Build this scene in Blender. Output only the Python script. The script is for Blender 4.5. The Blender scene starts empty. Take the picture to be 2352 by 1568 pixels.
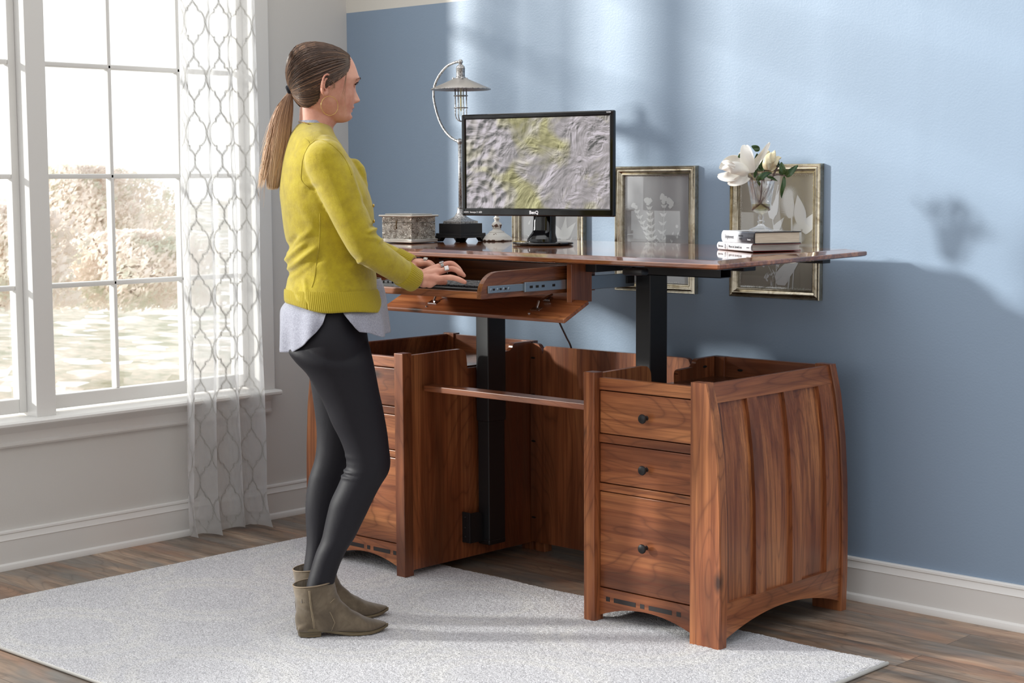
import bpy, bmesh, math, random
import numpy as np
from mathutils import Vector, Matrix, noise
from mathutils.kdtree import KDTree
random.seed(7); rng = np.random.default_rng(7)
SC = bpy.context.scene
COL = SC.collection
# ------------------------------------------------------------------ camera model (fitted to the photograph)
F_PX = 3840.1; YAW, PIT, ROL = [math.radians(a) for a in (43.16448684, 5.54605856, -0.32958588)]
CAM = np.array([4.967, -4.367, 1.28])
_f = np.array([-math.sin(YAW)*math.cos(PIT), math.cos(YAW)*math.cos(PIT), -math.sin(PIT)])
_r = np.cross(_f, [0, 0, 1]); _r /= np.linalg.norm(_r); _u = np.cross(_r, _f)
_R = _r*math.cos(ROL)+_u*math.sin(ROL); _U = -_r*math.sin(ROL)+_u*math.cos(ROL)
FWH = np.array([-math.sin(YAW), math.cos(YAW), 0.0])
RGT = np.array([math.cos(YAW), math.sin(YAW), 0.0])
def ray(x, y): return _R*((x-1176)/F_PX)+_U*(-(y-784)/F_PX)+_f
def W(x, y, d):
    "point seen at photo position x,y, d metres away (measured horizontally)"
    v = ray(x, y); return CAM+v*(d/(v@FWH))
def P(x, y, ax, val):
    v = ray(x, y); return CAM+v*((val-CAM[ax])/v[ax])
def top_z(x, y): return 1.0647-.0035*(x-1.7)+.013*(y+.765)
def PT(x, y):
    v = ray(x, y); n = np.array([.0035, -.013, 1.0]); k = 1.0647+.0035*1.7+.013*.765
    return CAM+v*((k-n@CAM)/(n@v))

# ------------------------------------------------------------------ object helpers
def link(o): COL.objects.link(o); return o
def tag(o, label=None, cat=None, group=None, kind=None):
    for k, v in (('label', label), ('category', cat), ('group', group), ('kind', kind)):
        if v: o[k] = v
    return o
def thing(name, loc, label, cat, group=None, kind=None):
    o = bpy.data.objects.new(name, None); link(o); o.location = Vector([float(a) for a in loc]); o.empty_display_size = .05
    return tag(o, label, cat, group, kind)
def root_loc(p):
    return p.location.copy() if p.parent is None else Vector((0, 0, 0))   # parts sit at the world origin
def put(name, me, mat=None, parent=None, smooth=False, label=None):
    o = bpy.data.objects.new(name, me); link(o)
    if mat is not None:
        for m in (mat if isinstance(mat, (list, tuple)) else [mat]): me.materials.append(m)
    if parent is not None:
        o.parent = parent; o.matrix_parent_inverse = Matrix.Translation(-root_loc(parent))
    if smooth:
        me.polygons.foreach_set('use_smooth', [True]*len(me.polygons))
        if isinstance(smooth, float): autosmooth(me, smooth)
    if label: o['label'] = label
    return o
def autosmooth(me, ang):
    bm = bmesh.new(); bm.from_mesh(me)
    for e in bm.edges:
        if len(e.link_faces) == 2 and e.calc_face_angle(0) > ang: e.smooth = False
    bm.to_mesh(me); bm.free()
def mk(verts, faces, name='m'):
    me = bpy.data.meshes.new(name); me.from_pydata([tuple(map(float, v)) for v in verts], [], faces); me.update(); return me
class MB:
    "collects shapes into one mesh"
    def __init__(s): s.v = []; s.f = []; s.mi = []; s.cur = 0
    def add(s, vs, fs):
        n = len(s.v); s.v.extend([tuple(map(float, v)) for v in vs]); s.f.extend([tuple(i+n for i in f) for f in fs]); s.mi.extend([s.cur]*len(fs)); return s
    def box(s, x0, x1, y0, y1, z0, z1, M=None):
        vs = [(x, y, z) for z in (z0, z1) for y in (y0, y1) for x in (x0, x1)]
        if M is not None: vs = [tuple(M@Vector(v)) for v in vs]
        return s.add(vs, [(0, 2, 3, 1), (4, 5, 7, 6), (0, 1, 5, 4), (2, 6, 7, 3), (0, 4, 6, 2), (1, 3, 7, 5)])
    def bbox(s, x0, x1, y0, y1, z0, z1, b=.002, M=None, seg=2):
        bm = bmesh.new(); bmesh.ops.create_cube(bm, size=1)
        for v in bm.verts: v.co = Vector(((x0+x1)/2+v.co.x*(x1-x0), (y0+y1)/2+v.co.y*(y1-y0), (z0+z1)/2+v.co.z*(z1-z0)))
        bmesh.ops.bevel(bm, geom=bm.edges[:], offset=b, segments=seg, profile=.5, affect='EDGES')
        return s.bm(bm, M)
    def bm(s, bm, M=None):
        bm.verts.index_update()
        s.add([tuple((M@v.co) if M is not None else v.co) for v in bm.verts], [tuple(v.index for v in f.verts) for f in bm.faces]); bm.free(); return s
    def prism(s, pts, axis, a, b):
        "outline pts (2D) extruded along axis from a to b"
        def mp(p, t):
            return {'x': (t, p[0], p[1]), 'y': (p[0], t, p[1]), 'z': (p[0], p[1], t)}[axis]
        n = len(pts); vs = [mp(p, a) for p in pts]+[mp(p, b) for p in pts]
        fs = [tuple(range(n))[::-1], tuple(range(n, 2*n))]+[(i, (i+1) % n, n+(i+1) % n, n+i) for i in range(n)]
        return s.add(vs, fs)
    def rings(s, R, cap0=True, cap1=True, closed=True):
        n = len(R[0]); vs = [p for r in R for p in r]; fs = []
        for i in range(len(R)-1):
            for j in range(n if closed else n-1):
                k = (j+1) % n; fs.append((i*n+j, i*n+k, (i+1)*n+k, (i+1)*n+j))
        if cap0: fs.append(tuple(range(n))[::-1])
        if cap1: fs.append(tuple(range((len(R)-1)*n, len(R)*n)))
        return s.add(vs, fs)
    def lathe(s, prof, c, seg=32, M=None, cap=True):
        R = [[(r*math.cos(2*math.pi*j/seg), r*math.sin(2*math.pi*j/seg), z) for j in range(seg)] for r, z in prof]
        if M is not None: R = [[tuple(M@Vector(p)) for p in r] for r in R]
        R = [[(p[0]+c[0], p[1]+c[1], p[2]+c[2]) for p in r] for r in R]
        return s.rings(R, cap, cap)
    def tube(s, pts, rad, seg=10, cap=True, closed=False, flat=None):
        pts = [Vector([float(a) for a in p]) for p in pts]; n = len(pts)
        rs = rad if isinstance(rad, (list, tuple, np.ndarray)) else [rad]*n
        R = []; N = None
        for i, p in enumerate(pts):
            if closed: t = (pts[(i+1) % n]-pts[i-1])
            else: t = pts[min(i+1, n-1)]-pts[max(i-1, 0)]
            if t.length < 1e-9: t = Vector((0, 0, 1))
            t.normalize()
            if N is None:
                a = Vector((0, 0, 1)) if abs(t.z) < .9 else Vector((1, 0, 0)); N = (a-t*a.dot(t)).normalized()
            else:
                N = N-t*N.dot(t)
                N = N.normalized() if N.length > 1e-6 else t.orthogonal().normalized()
            B = t.cross(N); r = float(rs[i]); r2 = r if flat is None else r*flat
            R.append([tuple(p+N*(r2*math.cos(2*math.pi*j/seg))+B*(r*math.sin(2*math.pi*j/seg))) for j in range(seg)])
        if closed: R.append(R[0]); cap = False
        return s.rings(R, cap, cap)
    def sphere(s, c, r, seg=16, M=None, sc=(1, 1, 1)):
        bm = bmesh.new(); bmesh.ops.create_uvsphere(bm, u_segments=seg, v_segments=max(6, seg//2), radius=1)
        for v in bm.verts: v.co = Vector((v.co.x*r*sc[0], v.co.y*r*sc[1], v.co.z*r*sc[2]))
        if M is not None: bmesh.ops.transform(bm, matrix=M.to_4x4(), verts=bm.verts)
        for v in bm.verts: v.co += Vector([float(a) for a in c])
        return s.bm(bm)
    def mesh(s, name='m'):
        me = bpy.data.meshes.new(name); me.from_pydata(s.v, [], s.f)
        if any(s.mi): me.polygons.foreach_set('material_index', s.mi)
        bm = bmesh.new(); bm.from_mesh(me); bmesh.ops.recalc_face_normals(bm, faces=bm.faces); bm.to_mesh(me); bm.free()
        me.update(); return me
    def build(s, name, mat, parent=None, smooth=False, label=None): return put(name, s.mesh(name), mat, parent, smooth, label)
def spline(pts, n):
    "Catmull-Rom through pts (any dimension) sampled n times"
    p = np.array([[float(a) for a in q] for q in pts]); m = len(p); out = []
    for t in np.linspace(0, m-1, n):
        i = min(int(t), m-2); u = t-i
        a, b, c, d = p[max(i-1, 0)], p[i], p[i+1], p[min(i+2, m-1)]
        out.append(.5*((2*b)+(-a+c)*u+(2*a-5*b+4*c-d)*u*u+(-a+3*b-3*c+d)*u**3))
    return np.array(out)
def remesh(me, vox, smooth_it=2, fac=.5):
    "one continuous skin over overlapping volumes"
    o = bpy.data.objects.new('tmp', me); link(o)
    m = o.modifiers.new('r', 'REMESH'); m.mode = 'VOXEL'; m.voxel_size = vox; m.adaptivity = 0
    if smooth_it:
        s = o.modifiers.new('s', 'SMOOTH'); s.iterations = smooth_it; s.factor = fac
    dg = bpy.context.evaluated_depsgraph_get(); dg.update()
    r = bpy.data.meshes.new_from_object(o.evaluated_get(dg)); bpy.data.objects.remove(o)
    return r
def get_co(me):
    a = np.empty(len(me.vertices)*3); me.vertices.foreach_get('co', a); return a.reshape(-1, 3)
def set_co(me, a): me.vertices.foreach_set('co', a.reshape(-1)); me.update()
def text_mesh(s, size, depth=.0003, align='CENTER', bold=0.0):
    c = bpy.data.curves.new('t', 'FONT'); c.body = s; c.size = size; c.extrude = depth; c.align_x = align; c.align_y = 'CENTER'; c.resolution_u = 3; c.offset = bold
    o = bpy.data.objects.new('t', c); link(o)
    dg = bpy.context.evaluated_depsgraph_get(); dg.update()
    me = bpy.data.meshes.new_from_object(o.evaluated_get(dg)); bpy.data.objects.remove(o); return me
def text(name, s, size, M, mat, parent, depth=.0003, align='CENTER', bold=0.0, squash=1.0):
    me = text_mesh(s, size, depth, align, bold); me.transform(M@Matrix.Diagonal((squash, 1, 1, 1)))
    me.materials.clear(); return put(name, me, mat, parent)
def attr(me, name, vals):
    a = me.attributes.new(name, 'FLOAT', 'POINT'); a.data.foreach_set('value', np.asarray(vals, dtype=np.float32))

# ------------------------------------------------------------------ materials
def s2l(c):
    return tuple(((x/255)/12.92 if x/255 <= .04045 else ((x/255+.055)/1.055)**2.4) for x in c)+(1,)
class NT:
    def __init__(s, name):
        s.m = bpy.data.materials.new(name); s.m.use_nodes = True; s.t = s.m.node_tree; s.t.nodes.clear()
        s.out = s.n('ShaderNodeOutputMaterial')
    def n(s, ty, **kw):
        x = s.t.nodes.new(ty)
        for k, v in kw.items():
            if hasattr(x, k): setattr(x, k, v)
        return x
    def l(s, a, b): s.t.links.new(a, b)
    def inp(s, node, key, v):
        sk = node.inputs[key]
        if isinstance(v, bpy.types.NodeSocket): s.l(v, sk)
        elif v is not None: sk.default_value = v
    def bsdf(s, color=(.8, .8, .8, 1), rough=.5, metal=0, **kw):
        b = s.n('ShaderNodeBsdfPrincipled'); s.inp(b, 'Base Color', color); s.inp(b, 'Roughness', rough); s.inp(b, 'Metallic', metal)
        for k, v in kw.items(): s.inp(b, k.replace('_', ' '), v)
        s.l(b.outputs[0], s.out.inputs[0]); s.b = b; return b
    def coord(s, kind='Object', scale=(1, 1, 1), loc=(0, 0, 0), rot=(0, 0, 0), rnd=0):
        tc = s.n('ShaderNodeTexCoord'); mp = s.n('ShaderNodeMapping'); s.l(tc.outputs[kind], mp.inputs[0])
        mp.inputs['Scale'].default_value = scale; mp.inputs['Location'].default_value = loc; mp.inputs['Rotation'].default_value = rot
        o = mp.outputs[0]
        if rnd:
            oi = s.n('ShaderNodeObjectInfo'); a = s.n('ShaderNodeVectorMath', operation='SCALE'); s.l(oi.outputs['Random'], a.inputs['Scale']); a.inputs[0].default_value = (rnd, rnd*.7, rnd*1.3)
            b = s.n('ShaderNodeVectorMath', operation='ADD'); s.l(o, b.inputs[0]); s.l(a.outputs[0], b.inputs[1]); o = b.outputs[0]
        return o
    def noise(s, vec, scale=5, detail=4, rough=.5, dist=0):
        x = s.n('ShaderNodeTexNoise'); s.l(vec, x.inputs['Vector']); x.inputs['Scale'].default_value = scale; x.inputs['Detail'].default_value = detail
        x.inputs['Roughness'].default_value = rough; x.inputs['Distortion'].default_value = dist; return x.outputs['Fac']
    def ramp(s, fac, stops, interp='LINEAR'):
        x = s.n('ShaderNodeValToRGB'); x.color_ramp.interpolation = interp; s.l(fac, x.inputs[0]); e = x.color_ramp.elements
        while len(e) > 1: e.remove(e[-1])
        e[0].position = stops[0][0]; e[0].color = stops[0][1]
        for p, c in stops[1:]:
            q = e.new(p); q.color = c
        return x.outputs[0]
    def math(s, op, a, b=None, c=None, clamp=False):
        x = s.n('ShaderNodeMath', operation=op); x.use_clamp = clamp
        for i, v in enumerate((a, b, c)):
            if v is not None: s.inp(x, i, v)
        return x.outputs[0]
    def mix(s, fac, a, b, mode='MIX'):
        x = s.n('ShaderNodeMix', data_type='RGBA', blend_type=mode); s.inp(x, 0, fac); s.inp(x, 6, a); s.inp(x, 7, b); return x.outputs[2]
    def bump(s, h, strength=.3, dist=.001):
        x = s.n('ShaderNodeBump'); s.l(h, x.inputs['Height']); x.inputs['Strength'].default_value = strength; x.inputs['Distance'].default_value = dist
        s.l(x.outputs[0], s.b.inputs['Normal']); return x
    def attr(s, name):
        x = s.n('ShaderNodeAttribute'); x.attribute_name = name; return x.outputs['Fac']
G = lambda v: (v, v, v, 1)
def plain(name, rgb, rough=.5, metal=0, bump=0, bscale=200, **kw):
    t = NT(name); t.bsdf(s2l(rgb), rough, metal, **kw)
    if bump: t.bump(t.noise(t.coord(), bscale, 3), bump, .001)
    return t.m
def wood(name, axis, dark=1.0, rough=.33, knots=True, coat=.25, crough=.18):
    "stained hickory: contour-line figure, pores, dark knots; axis = direction of the grain"
    t = NT(name); st = {'x': (.16, 1, 1), 'y': (1, .16, 1), 'z': (1, 1, .16)}[axis]; fine = {'x': (.02, 1, 1), 'y': (1, .02, 1), 'z': (1, 1, .02)}[axis]
    c = t.coord(scale=st, rnd=37); cf = t.coord(scale=fine, rnd=11); c2 = t.coord(scale={'x': (.45, 1, 1), 'y': (1, .45, 1), 'z': (1, 1, .45)}[axis], rnd=23)
    a = t.noise(c, 4.2, 2, .45, .35)
    rings = t.math('ABSOLUTE', t.math('SINE', t.math('MULTIPLY', a, 105)))
    rl = t.math('POWER', t.math('SUBTRACT', 1, rings, clamp=True), 3.2)
    broad = t.noise(c, 7, 3, .55)
    pores = t.noise(cf, 420, 2, .6); streak = t.noise(cf, 60, 3, .6)
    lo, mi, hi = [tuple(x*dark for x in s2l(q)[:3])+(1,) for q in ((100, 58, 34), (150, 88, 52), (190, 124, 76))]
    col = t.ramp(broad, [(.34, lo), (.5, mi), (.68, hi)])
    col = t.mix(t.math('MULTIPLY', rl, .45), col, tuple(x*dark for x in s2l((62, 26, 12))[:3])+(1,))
    col = t.mix(t.ramp(streak, [(.36, G(.65)), (.58, G(0))]), col, tuple(x*dark for x in s2l((96, 44, 20))[:3])+(1,))
    col = t.mix(t.ramp(pores, [(.3, G(.4)), (.46, G(0))]), col, tuple(x*dark for x in s2l((58, 26, 13))[:3])+(1,))
    if knots:
        vo = t.n('ShaderNodeTexVoronoi'); t.l(c2, vo.inputs['Vector']); vo.inputs['Scale'].default_value = 7.5; vo.inputs['Randomness'].default_value = 1
        dd = t.math('ADD', vo.outputs['Distance'], t.math('MULTIPLY', t.noise(c2, 40, 3), .12))
        sel = t.math('GREATER_THAN', t.noise(c2, 3.1, 1), .46)
        k = t.math('MULTIPLY', t.ramp(dd, [(.1, G(.9)), (.2, G(0))]), sel)
        col = t.mix(k, col, tuple(x*dark for x in s2l((34, 16, 10))[:3])+(1,))
    t.bsdf(col, t.math('ADD', t.math('MULTIPLY', pores, .12), rough-.06), 0, Specular_IOR_Level=.5, Coat_Weight=coat, Coat_Roughness=crough)
    t.bump(t.math('ADD', t.math('MULTIPLY', pores, .6), t.math('MULTIPLY', rl, -.25)), .12, .0006)
    return t.m
M = {}
for ax in 'xyz': M['w'+ax] = wood('hickory_grain_'+ax, ax)
M['w_top'] = wood('hickory_tabletop', 'x', .92, .2, True, 1.0, .05)
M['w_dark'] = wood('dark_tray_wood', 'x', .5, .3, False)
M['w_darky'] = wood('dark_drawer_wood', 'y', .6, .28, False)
M['inlay'] = plain('ebony_inlay', (38, 33, 32), .45)
M['black_metal'] = plain('black_powder_coat', (24, 24, 26), .42, 0, .15, 900)
M['gap_shade'] = plain('painted_gap_shade', (14, 8, 6), .9)  # paints the shade inside gaps, slots and screw pockets
M['gunmetal'] = plain('dark_bronze_knob', (46, 44, 44), .38, .6)
M['steel'] = plain('zinc_steel', (150, 160, 168), .3, .85)
M['chrome'] = plain('chrome', (205, 208, 212), .12, 1)
M['gold'] = plain('gold', (214, 182, 110), .22, 1)
M['silver'] = plain('silver', (196, 196, 196), .25, 1)
M['black_gloss'] = plain('black_gloss_plastic', (10, 10, 12), .07)
M['black_plastic'] = plain('black_plastic', (22, 22, 24), .35)
M['white_ink'] = plain('white_print', (225, 225, 230), .5)
M['black_ink'] = plain('black_print', (40, 40, 46), .6)
M['black_wood'] = plain('black_lacquer', (26, 26, 29), .32)
M['white_trim'] = plain('white_trim_paint', (226, 225, 222), .38, 0, .03, 60)
# ================================================================== the room
def wallpaint(name, rgb, rough=.6):
    t = NT(name); t.bsdf(s2l(rgb), rough); c = t.coord()
    t.bump(t.math('ADD', t.noise(c, 160, 3), t.math('MULTIPLY', t.noise(c, 18, 2), .8)), .12, .002); return t.m
M['wall_white'] = wallpaint('warm_white_wall', (212, 210, 206))
def blue_wall():
    t = NT('blue_wall_paint'); c = t.coord(); sp = t.n('ShaderNodeSeparateXYZ'); t.l(c, sp.inputs[0])
    col = t.mix(t.math('GREATER_THAN', sp.outputs[2], 1.924), s2l((138, 158, 180)), s2l((222, 219, 210)))
    t.bsdf(col, .42); t.bump(t.math('ADD', t.noise(c, 150, 3), t.math('MULTIPLY', t.noise(c, 16, 2), .9)), .16, .002); return t.m
wb = MB().box(-.12, 3.9, 0, .12, -.02, 3.2).build('wall_back', blue_wall()); tag(wb, kind='structure')
# left wall with the window opening: y -3.7..-.49, z .505..2.45
WY0, WY1, WZ0, WZ1 = -4.05, -.47, .495, 2.96
wl = MB()
wl.box(-.16, 0, WY1, 0, -.02, 3.2); wl.box(-.16, 0, WY0, WY1, -.02, WZ0); wl.box(-.16, 0, WY0, WY1, WZ1, 3.2); wl.box(-.16, 0, -5.4, WY0, -.02, 3.2)
wl = wl.build('wall_left', M['wall_white']); tag(wl, kind='structure')
# floor: planks running parallel to the blue wall
def floor_mat():
    t = NT('plank_floor'); c = t.coord(); b = t.n('ShaderNodeTexBrick'); t.l(c, b.inputs[0])
    b.inputs['Scale'].default_value = 1; b.inputs['Brick Width'].default_value = 1.05; b.inputs['Row Height'].default_value = .137; b.inputs['Mortar Size'].default_value = .0012
    b.inputs['Color1'].default_value = G(0); b.inputs['Color2'].default_value = G(1); b.inputs['Mortar'].default_value = G(.5); b.offset = .37; b.inputs['Bias'].default_value = 0
    sp = t.n('ShaderNodeSeparateXYZ'); t.l(c, sp.inputs[0])
    rowi = t.math('FLOOR', t.math('DIVIDE', sp.outputs[1], .137))
    bw = t.n('ShaderNodeSeparateColor'); t.l(b.outputs['Color'], bw.inputs[0]); rv = bw.outputs[0]
    off = t.n('ShaderNodeCombineXYZ'); t.l(t.math('MULTIPLY', rv, 31), off.inputs[0]); t.l(t.math('MULTIPLY', rv, 17), off.inputs[2]); t.l(t.math('MULTIPLY', rowi, .73), off.inputs[1])
    ad = t.n('ShaderNodeVectorMath', operation='ADD'); t.l(c, ad.inputs[0]); t.l(off.outputs[0], ad.inputs[1])
    def st(sc):
        m = t.n('ShaderNodeMapping'); t.l(ad.outputs[0], m.inputs[0]); m.inputs['Scale'].default_value = sc; return m.outputs[0]
    a = t.noise(st((.9, 7, 1)), 2.2, 4, .6, .4); fig = t.noise(st((.22, 1, 1)), 5.5, 2, .4, .6); fine = t.noise(st((.05, 1, 1)), 240, 2)
    blot = t.noise(st((1.6, 4, 1)), 1.5, 3, .6, .8)
    ln = t.math('POWER', t.math('SUBTRACT', 1, t.math('ABSOLUTE', t.math('SINE', t.math('MULTIPLY', fig, 62))), clamp=True), 4)
    col = t.ramp(a, [(.3, s2l((94, 80, 68))), (.45, s2l((132, 112, 94))), (.58, s2l((164, 138, 116))), (.72, s2l((190, 170, 146)))])
    col = t.mix(t.ramp(blot, [(.42, G(0)), (.62, G(.75))]), col, s2l((118, 117, 113)))
    col = t.mix(t.ramp(t.noise(st((1.2, 5, 1)), 1.3, 2, .5, 1.0), [(.52, G(0)), (.7, G(.5))]), col, s2l((180, 130, 98)))
    col = t.mix(t.math('MULTIPLY', ln, .38), col, s2l((60, 49, 42))); col = t.mix(t.ramp(fine, [(.35, G(.3)), (.5, G(0))]), col, s2l((70, 58, 50)))
    br = t.ramp(rv, [(0, G(.8)), (1, G(1.12))]); col = t.mix(1.0, col, br, 'MULTIPLY')
    col = t.mix(t.math('MULTIPLY', b.outputs['Fac'], .75), col, s2l((62, 52, 45)))
    t.bsdf(col, .38); t.bump(t.math('SUBTRACT', t.math('MULTIPLY', fine, .3), t.math('MULTIPLY', b.outputs['Fac'], 1.5)), .25, .001); return t.m
fl = MB().box(-.16, 6.5, -6.5, .12, -.06, 0).build('floor', floor_mat()); tag(fl, kind='structure')
# baseboards with a moulded top and a quarter round at the foot
def base_prof(h=.1295):
    return [(0, 0), (.030, 0), (.030, .008), (.026, .017), (.0185, .021), (.0175, .022), (.0175, h-.033), (.0195, h-.031), (.0165, h-.026), (.0125, h-.012), (.0145, h-.009), (.013, h-.003), (.009, h), (0, h)]
bb = MB(); bb.prism([(-a, z) for a, z in base_prof()], 'x', .004, 3.9); bb = bb.build('baseboard_back', M['white_trim'], None, .6); tag(bb, kind='structure')
bb = MB(); bb.prism([(a, z) for a, z in base_prof()], 'y', -5.4, -.004); bb = bb.build('baseboard_left', M['white_trim'], None, .6); tag(bb, kind='structure')
# window stool and apron
t_ = MB()
t_.prism([(-.05, .476), (.052, .476), (.060, .482), (.060, .490), (.052, .496), (-.05, .496)], 'y', WY0-.05, -.40)
t_.prism([(0, .405), (.012, .405), (.018, .412), (.018, .420), (.014, .424), (.014, .452), (.020, .458), (.024, .466), (.034, .476), (0, .476)], 'y', WY0-.03, -.42)
t_ = t_.build('trim_1', M['white_trim'], None, .6); tag(t_, kind='structure')
# casing around the opening (right side partly behind the curtain) and mullion posts
t_ = MB(); t_.bbox(-.002, .018, WY1-.004, WY1+.07, WZ0, WZ1+.07, .003); t_.bbox(-.002, .018, WY0-.07, WY1+.07, WZ1, WZ1+.075, .003); t_.bbox(-.002, .018, WY0-.07, WY0, WZ0, WZ1, .003)
t_ = t_.build('trim_2', M['white_trim']); tag(t_, kind='structure')
t_ = MB()
for yy in (-1.41,): t_.bbox(-.11, .012, yy, yy+.074, WZ0, WZ1, .002)
t_ = t_.build('trim_3', M['white_trim']); tag(t_, kind='structure')
def glass_mat(name, tint=(1, 1, 1, 1), fres=1.45, rough=0.0):
    t = NT(name); tr = t.n('ShaderNodeBsdfTransparent'); tr.inputs[0].default_value = tint; gl = t.n('ShaderNodeBsdfGlossy'); gl.inputs['Roughness'].default_value = rough
    lw = t.n('ShaderNodeLayerWeight'); f0 = ((fres-1)/(fres+1))**2*1.6; fr = t.math('ADD', t.math('MULTIPLY', t.math('POWER', lw.outputs['Facing'], 5), 1-f0), f0); mx = t.n('ShaderNodeMixShader'); t.l(fr, mx.inputs[0]); t.l(tr.outputs[0], mx.inputs[1]); t.l(gl.outputs[0], mx.inputs[2]); t.l(mx.outputs[0], t.out.inputs[0]); return t.m
M['pane'] = glass_mat('window_pane_glass', (.97, .98, .98, 1))
def window(n, y0, y1, ncol, xf=-.088, xb=-.048):
    root = thing('window_%d' % n, (-.06, (y0+y1)/2, WZ0), None, None, None, 'structure')
    f = MB(); zb, zt = .507, WZ1
    cols = np.linspace(y0+.0, y1, ncol+1); rows = [.555, .927, 1.298, 1.674, 2.046, 2.418, 2.79, 3.1]
    sr = .028
    f.bbox(xf, xb, y0, y0+sr, zb, zt, .003); f.bbox(xf, xb, y1-sr, y1, zb, zt, .003); f.bbox(xf, xb, y0+sr, y1-sr, zb, rows[0], .003); f.bbox(xf, xb, y0+sr, y1-sr, zt-.035, zt, .003)
    f.build('window_frame', M['white_trim'], root)
    mu = MB()
    for yy in cols[1:-1]: mu.bbox(xf+.006, xb-.002, yy-.0075, yy+.0075, rows[0], zt-.03, .004)
    for zz in rows[1:-1]: mu.bbox(xf+.006, xb-.002, y0+sr, y1-sr, zz-.0085, zz+.0085, .004)
    mu.build('muntin', M['white_trim'], root)
    MB().box(-.070, -.067, y0+.02, y1-.02, .54, zt-.01).build('glass', M['pane'], root)
    # blind stop behind the sash
    g = MB(); g.box(-.11, xf, y0, y0+.012, zb, zt); g.box(-.11, xf, y1-.012, y1, zb, zt); g.build('stop', M['white_trim'], root)
    return root
window(1, -1.336, WY1, 3); window(2, WY0, -1.41, 9)
# ------------------------------------------------------------------ sheer curtain with an embroidered trellis
def curtain():
    s0, s1, n, m = 0., 1.35, 340, 520        # s = length along the cloth, unfolded; only as wide as it hangs
    ztop, zb = 3.0, .012
    u = np.linspace(0, 1, n); v = np.linspace(0, 1, m)
    U, V = np.meshgrid(u, v)                 # V: 0 top, 1 bottom
    folds = 3.6
    ph = 2*np.pi*folds*U+.5*np.sin(3.1*U*np.pi)
    amp = .034+.010*np.sin(7*U+1)+.012*V
    ya, yb = -.865, -.50
    spread = .012*V**2
    Y = ya-spread*1.2+(yb-ya+2.2*spread)*U + (.014+.010*V)*np.sin(ph*1.0+1.9+.4*V)
    X = .085+amp*np.sin(ph+.35*np.sin(3*V))+.008*np.sin(17*V+6*U)*V
    # the hem pools a little on the floor
    Z = ztop-(ztop-zb)*V
    k = np.clip((V-.955)/.045, 0, 1); X = X+.035*k*k*(1+.5*np.sin(9*U)); Y = Y-.012*k*k
    lift = .012*np.clip(np.sin(ph*.5+.6), 0, 1)*k; Z = Z+lift
    X = np.maximum(X, .036)
    vs = np.stack([X, Y, Z], -1).reshape(-1, 3)
    fs = [(j*n+i, j*n+i+1, (j+1)*n+i+1, (j+1)*n+i) for j in range(m-1) for i in range(n-1)]
    # arc length across, for the pattern
    mid = m//2; ds = np.hypot(np.diff(X[mid]), np.diff(Y[mid])); s = np.concatenate([[0], np.cumsum(ds)]); S = np.tile(s, (m, 1))
    a, b = .19, .193                          # cell half width / full height
    pat = np.zeros_like(S)
    def seg_d(px, py, x0, y0, x1, y1):
        dx, dy = x1-x0, y1-y0; t = np.clip(((px-x0)*dx+(py-y0)*dy)/(dx*dx+dy*dy), 0, 1); return np.hypot(px-x0-t*dx, py-y0-t*dy)
    # ogee trellis: one edge line from (0,0) to (.5,.5) in cell units, mirrored about both axes
    a = .098; 
    pp = S/a; qq = Z/b
    p = np.abs(((pp+.5) % 1)-.5); q = np.abs(((qq+.5) % 1)-.5)       # 0...5
    pl = [(0, .10), (.12, .20), (.20, .24), (.20, .315), (.30, .325), (.40, .37), (.46, .43), (.5, .5)]
    D = np.full_like(p, 9.); 
    pts = [(0, .0), (0, .10), (.10, .17), (.19, .215), (.19, .275), (.27, .285), (.36, .32), (.43, .375), (.47, .44), (.48, .5)]
    for (x0, y0), (x1, y1) in zip(pts[:-1], pts[1:]): D = np.minimum(D, seg_d(p*a, q*b, x0*a, y0*b, x1*a, y1*b))
    band = np.clip(1-np.abs(D)/.0048, 0, 1)**.4
    hatch = .72+.28*(np.sin(Z*2*np.pi/.0042+S*700) > 0)
    pat = band*hatch
    pat = np.maximum(pat, np.clip((Z-zb-.0)*-1/.001+.052/.001, 0, 1)*.42)      # doubled hem
    me = mk(vs, fs, 'curtain'); attr(me, 'pattern', pat.reshape(-1))
    t = NT('sheer_embroidered_voile'); pa = t.attr('pattern'); c = t.coord()
    weave = t.noise(t.coord(scale=(1, 1, 14)), 260, 2); w2 = t.noise(t.coord(scale=(12, 12, 1)), 200, 2)
    dens = t.math('ADD', t.math('MULTIPLY', pa, .5), t.math('ADD', .46, t.math('MULTIPLY', t.math('ADD', weave, w2), .06)), clamp=True)
    di = t.n('ShaderNodeBsdfDiffuse'); tl = t.n('ShaderNodeBsdfTranslucent'); tr = t.n('ShaderNodeBsdfTransparent')
    col = t.mix(pa, s2l((243, 243, 244)), s2l((196, 194, 188)))
    t.l(col, di.inputs[0]); t.l(t.mix(pa, s2l((240, 240, 240)), s2l((104, 102, 96))), tl.inputs[0])
    m1 = t.n('ShaderNodeMixShader'); m1.inputs[0].default_value = .48; t.l(di.outputs[0], m1.inputs[1]); t.l(tl.outputs[0], m1.inputs[2])
    m2 = t.n('ShaderNodeMixShader'); t.l(dens, m2.inputs[0]); t.l(tr.outputs[0], m2.inputs[1]); t.l(m1.outputs[0], m2.inputs[2]); t.l(m2.outputs[0], t.out.inputs[0])
    o = put('curtain', me, t.m, None, True)
    tag(o, 'white sheer floor-length curtain with embroidered trellis bands beside the window', 'curtain')
curtain()
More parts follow.
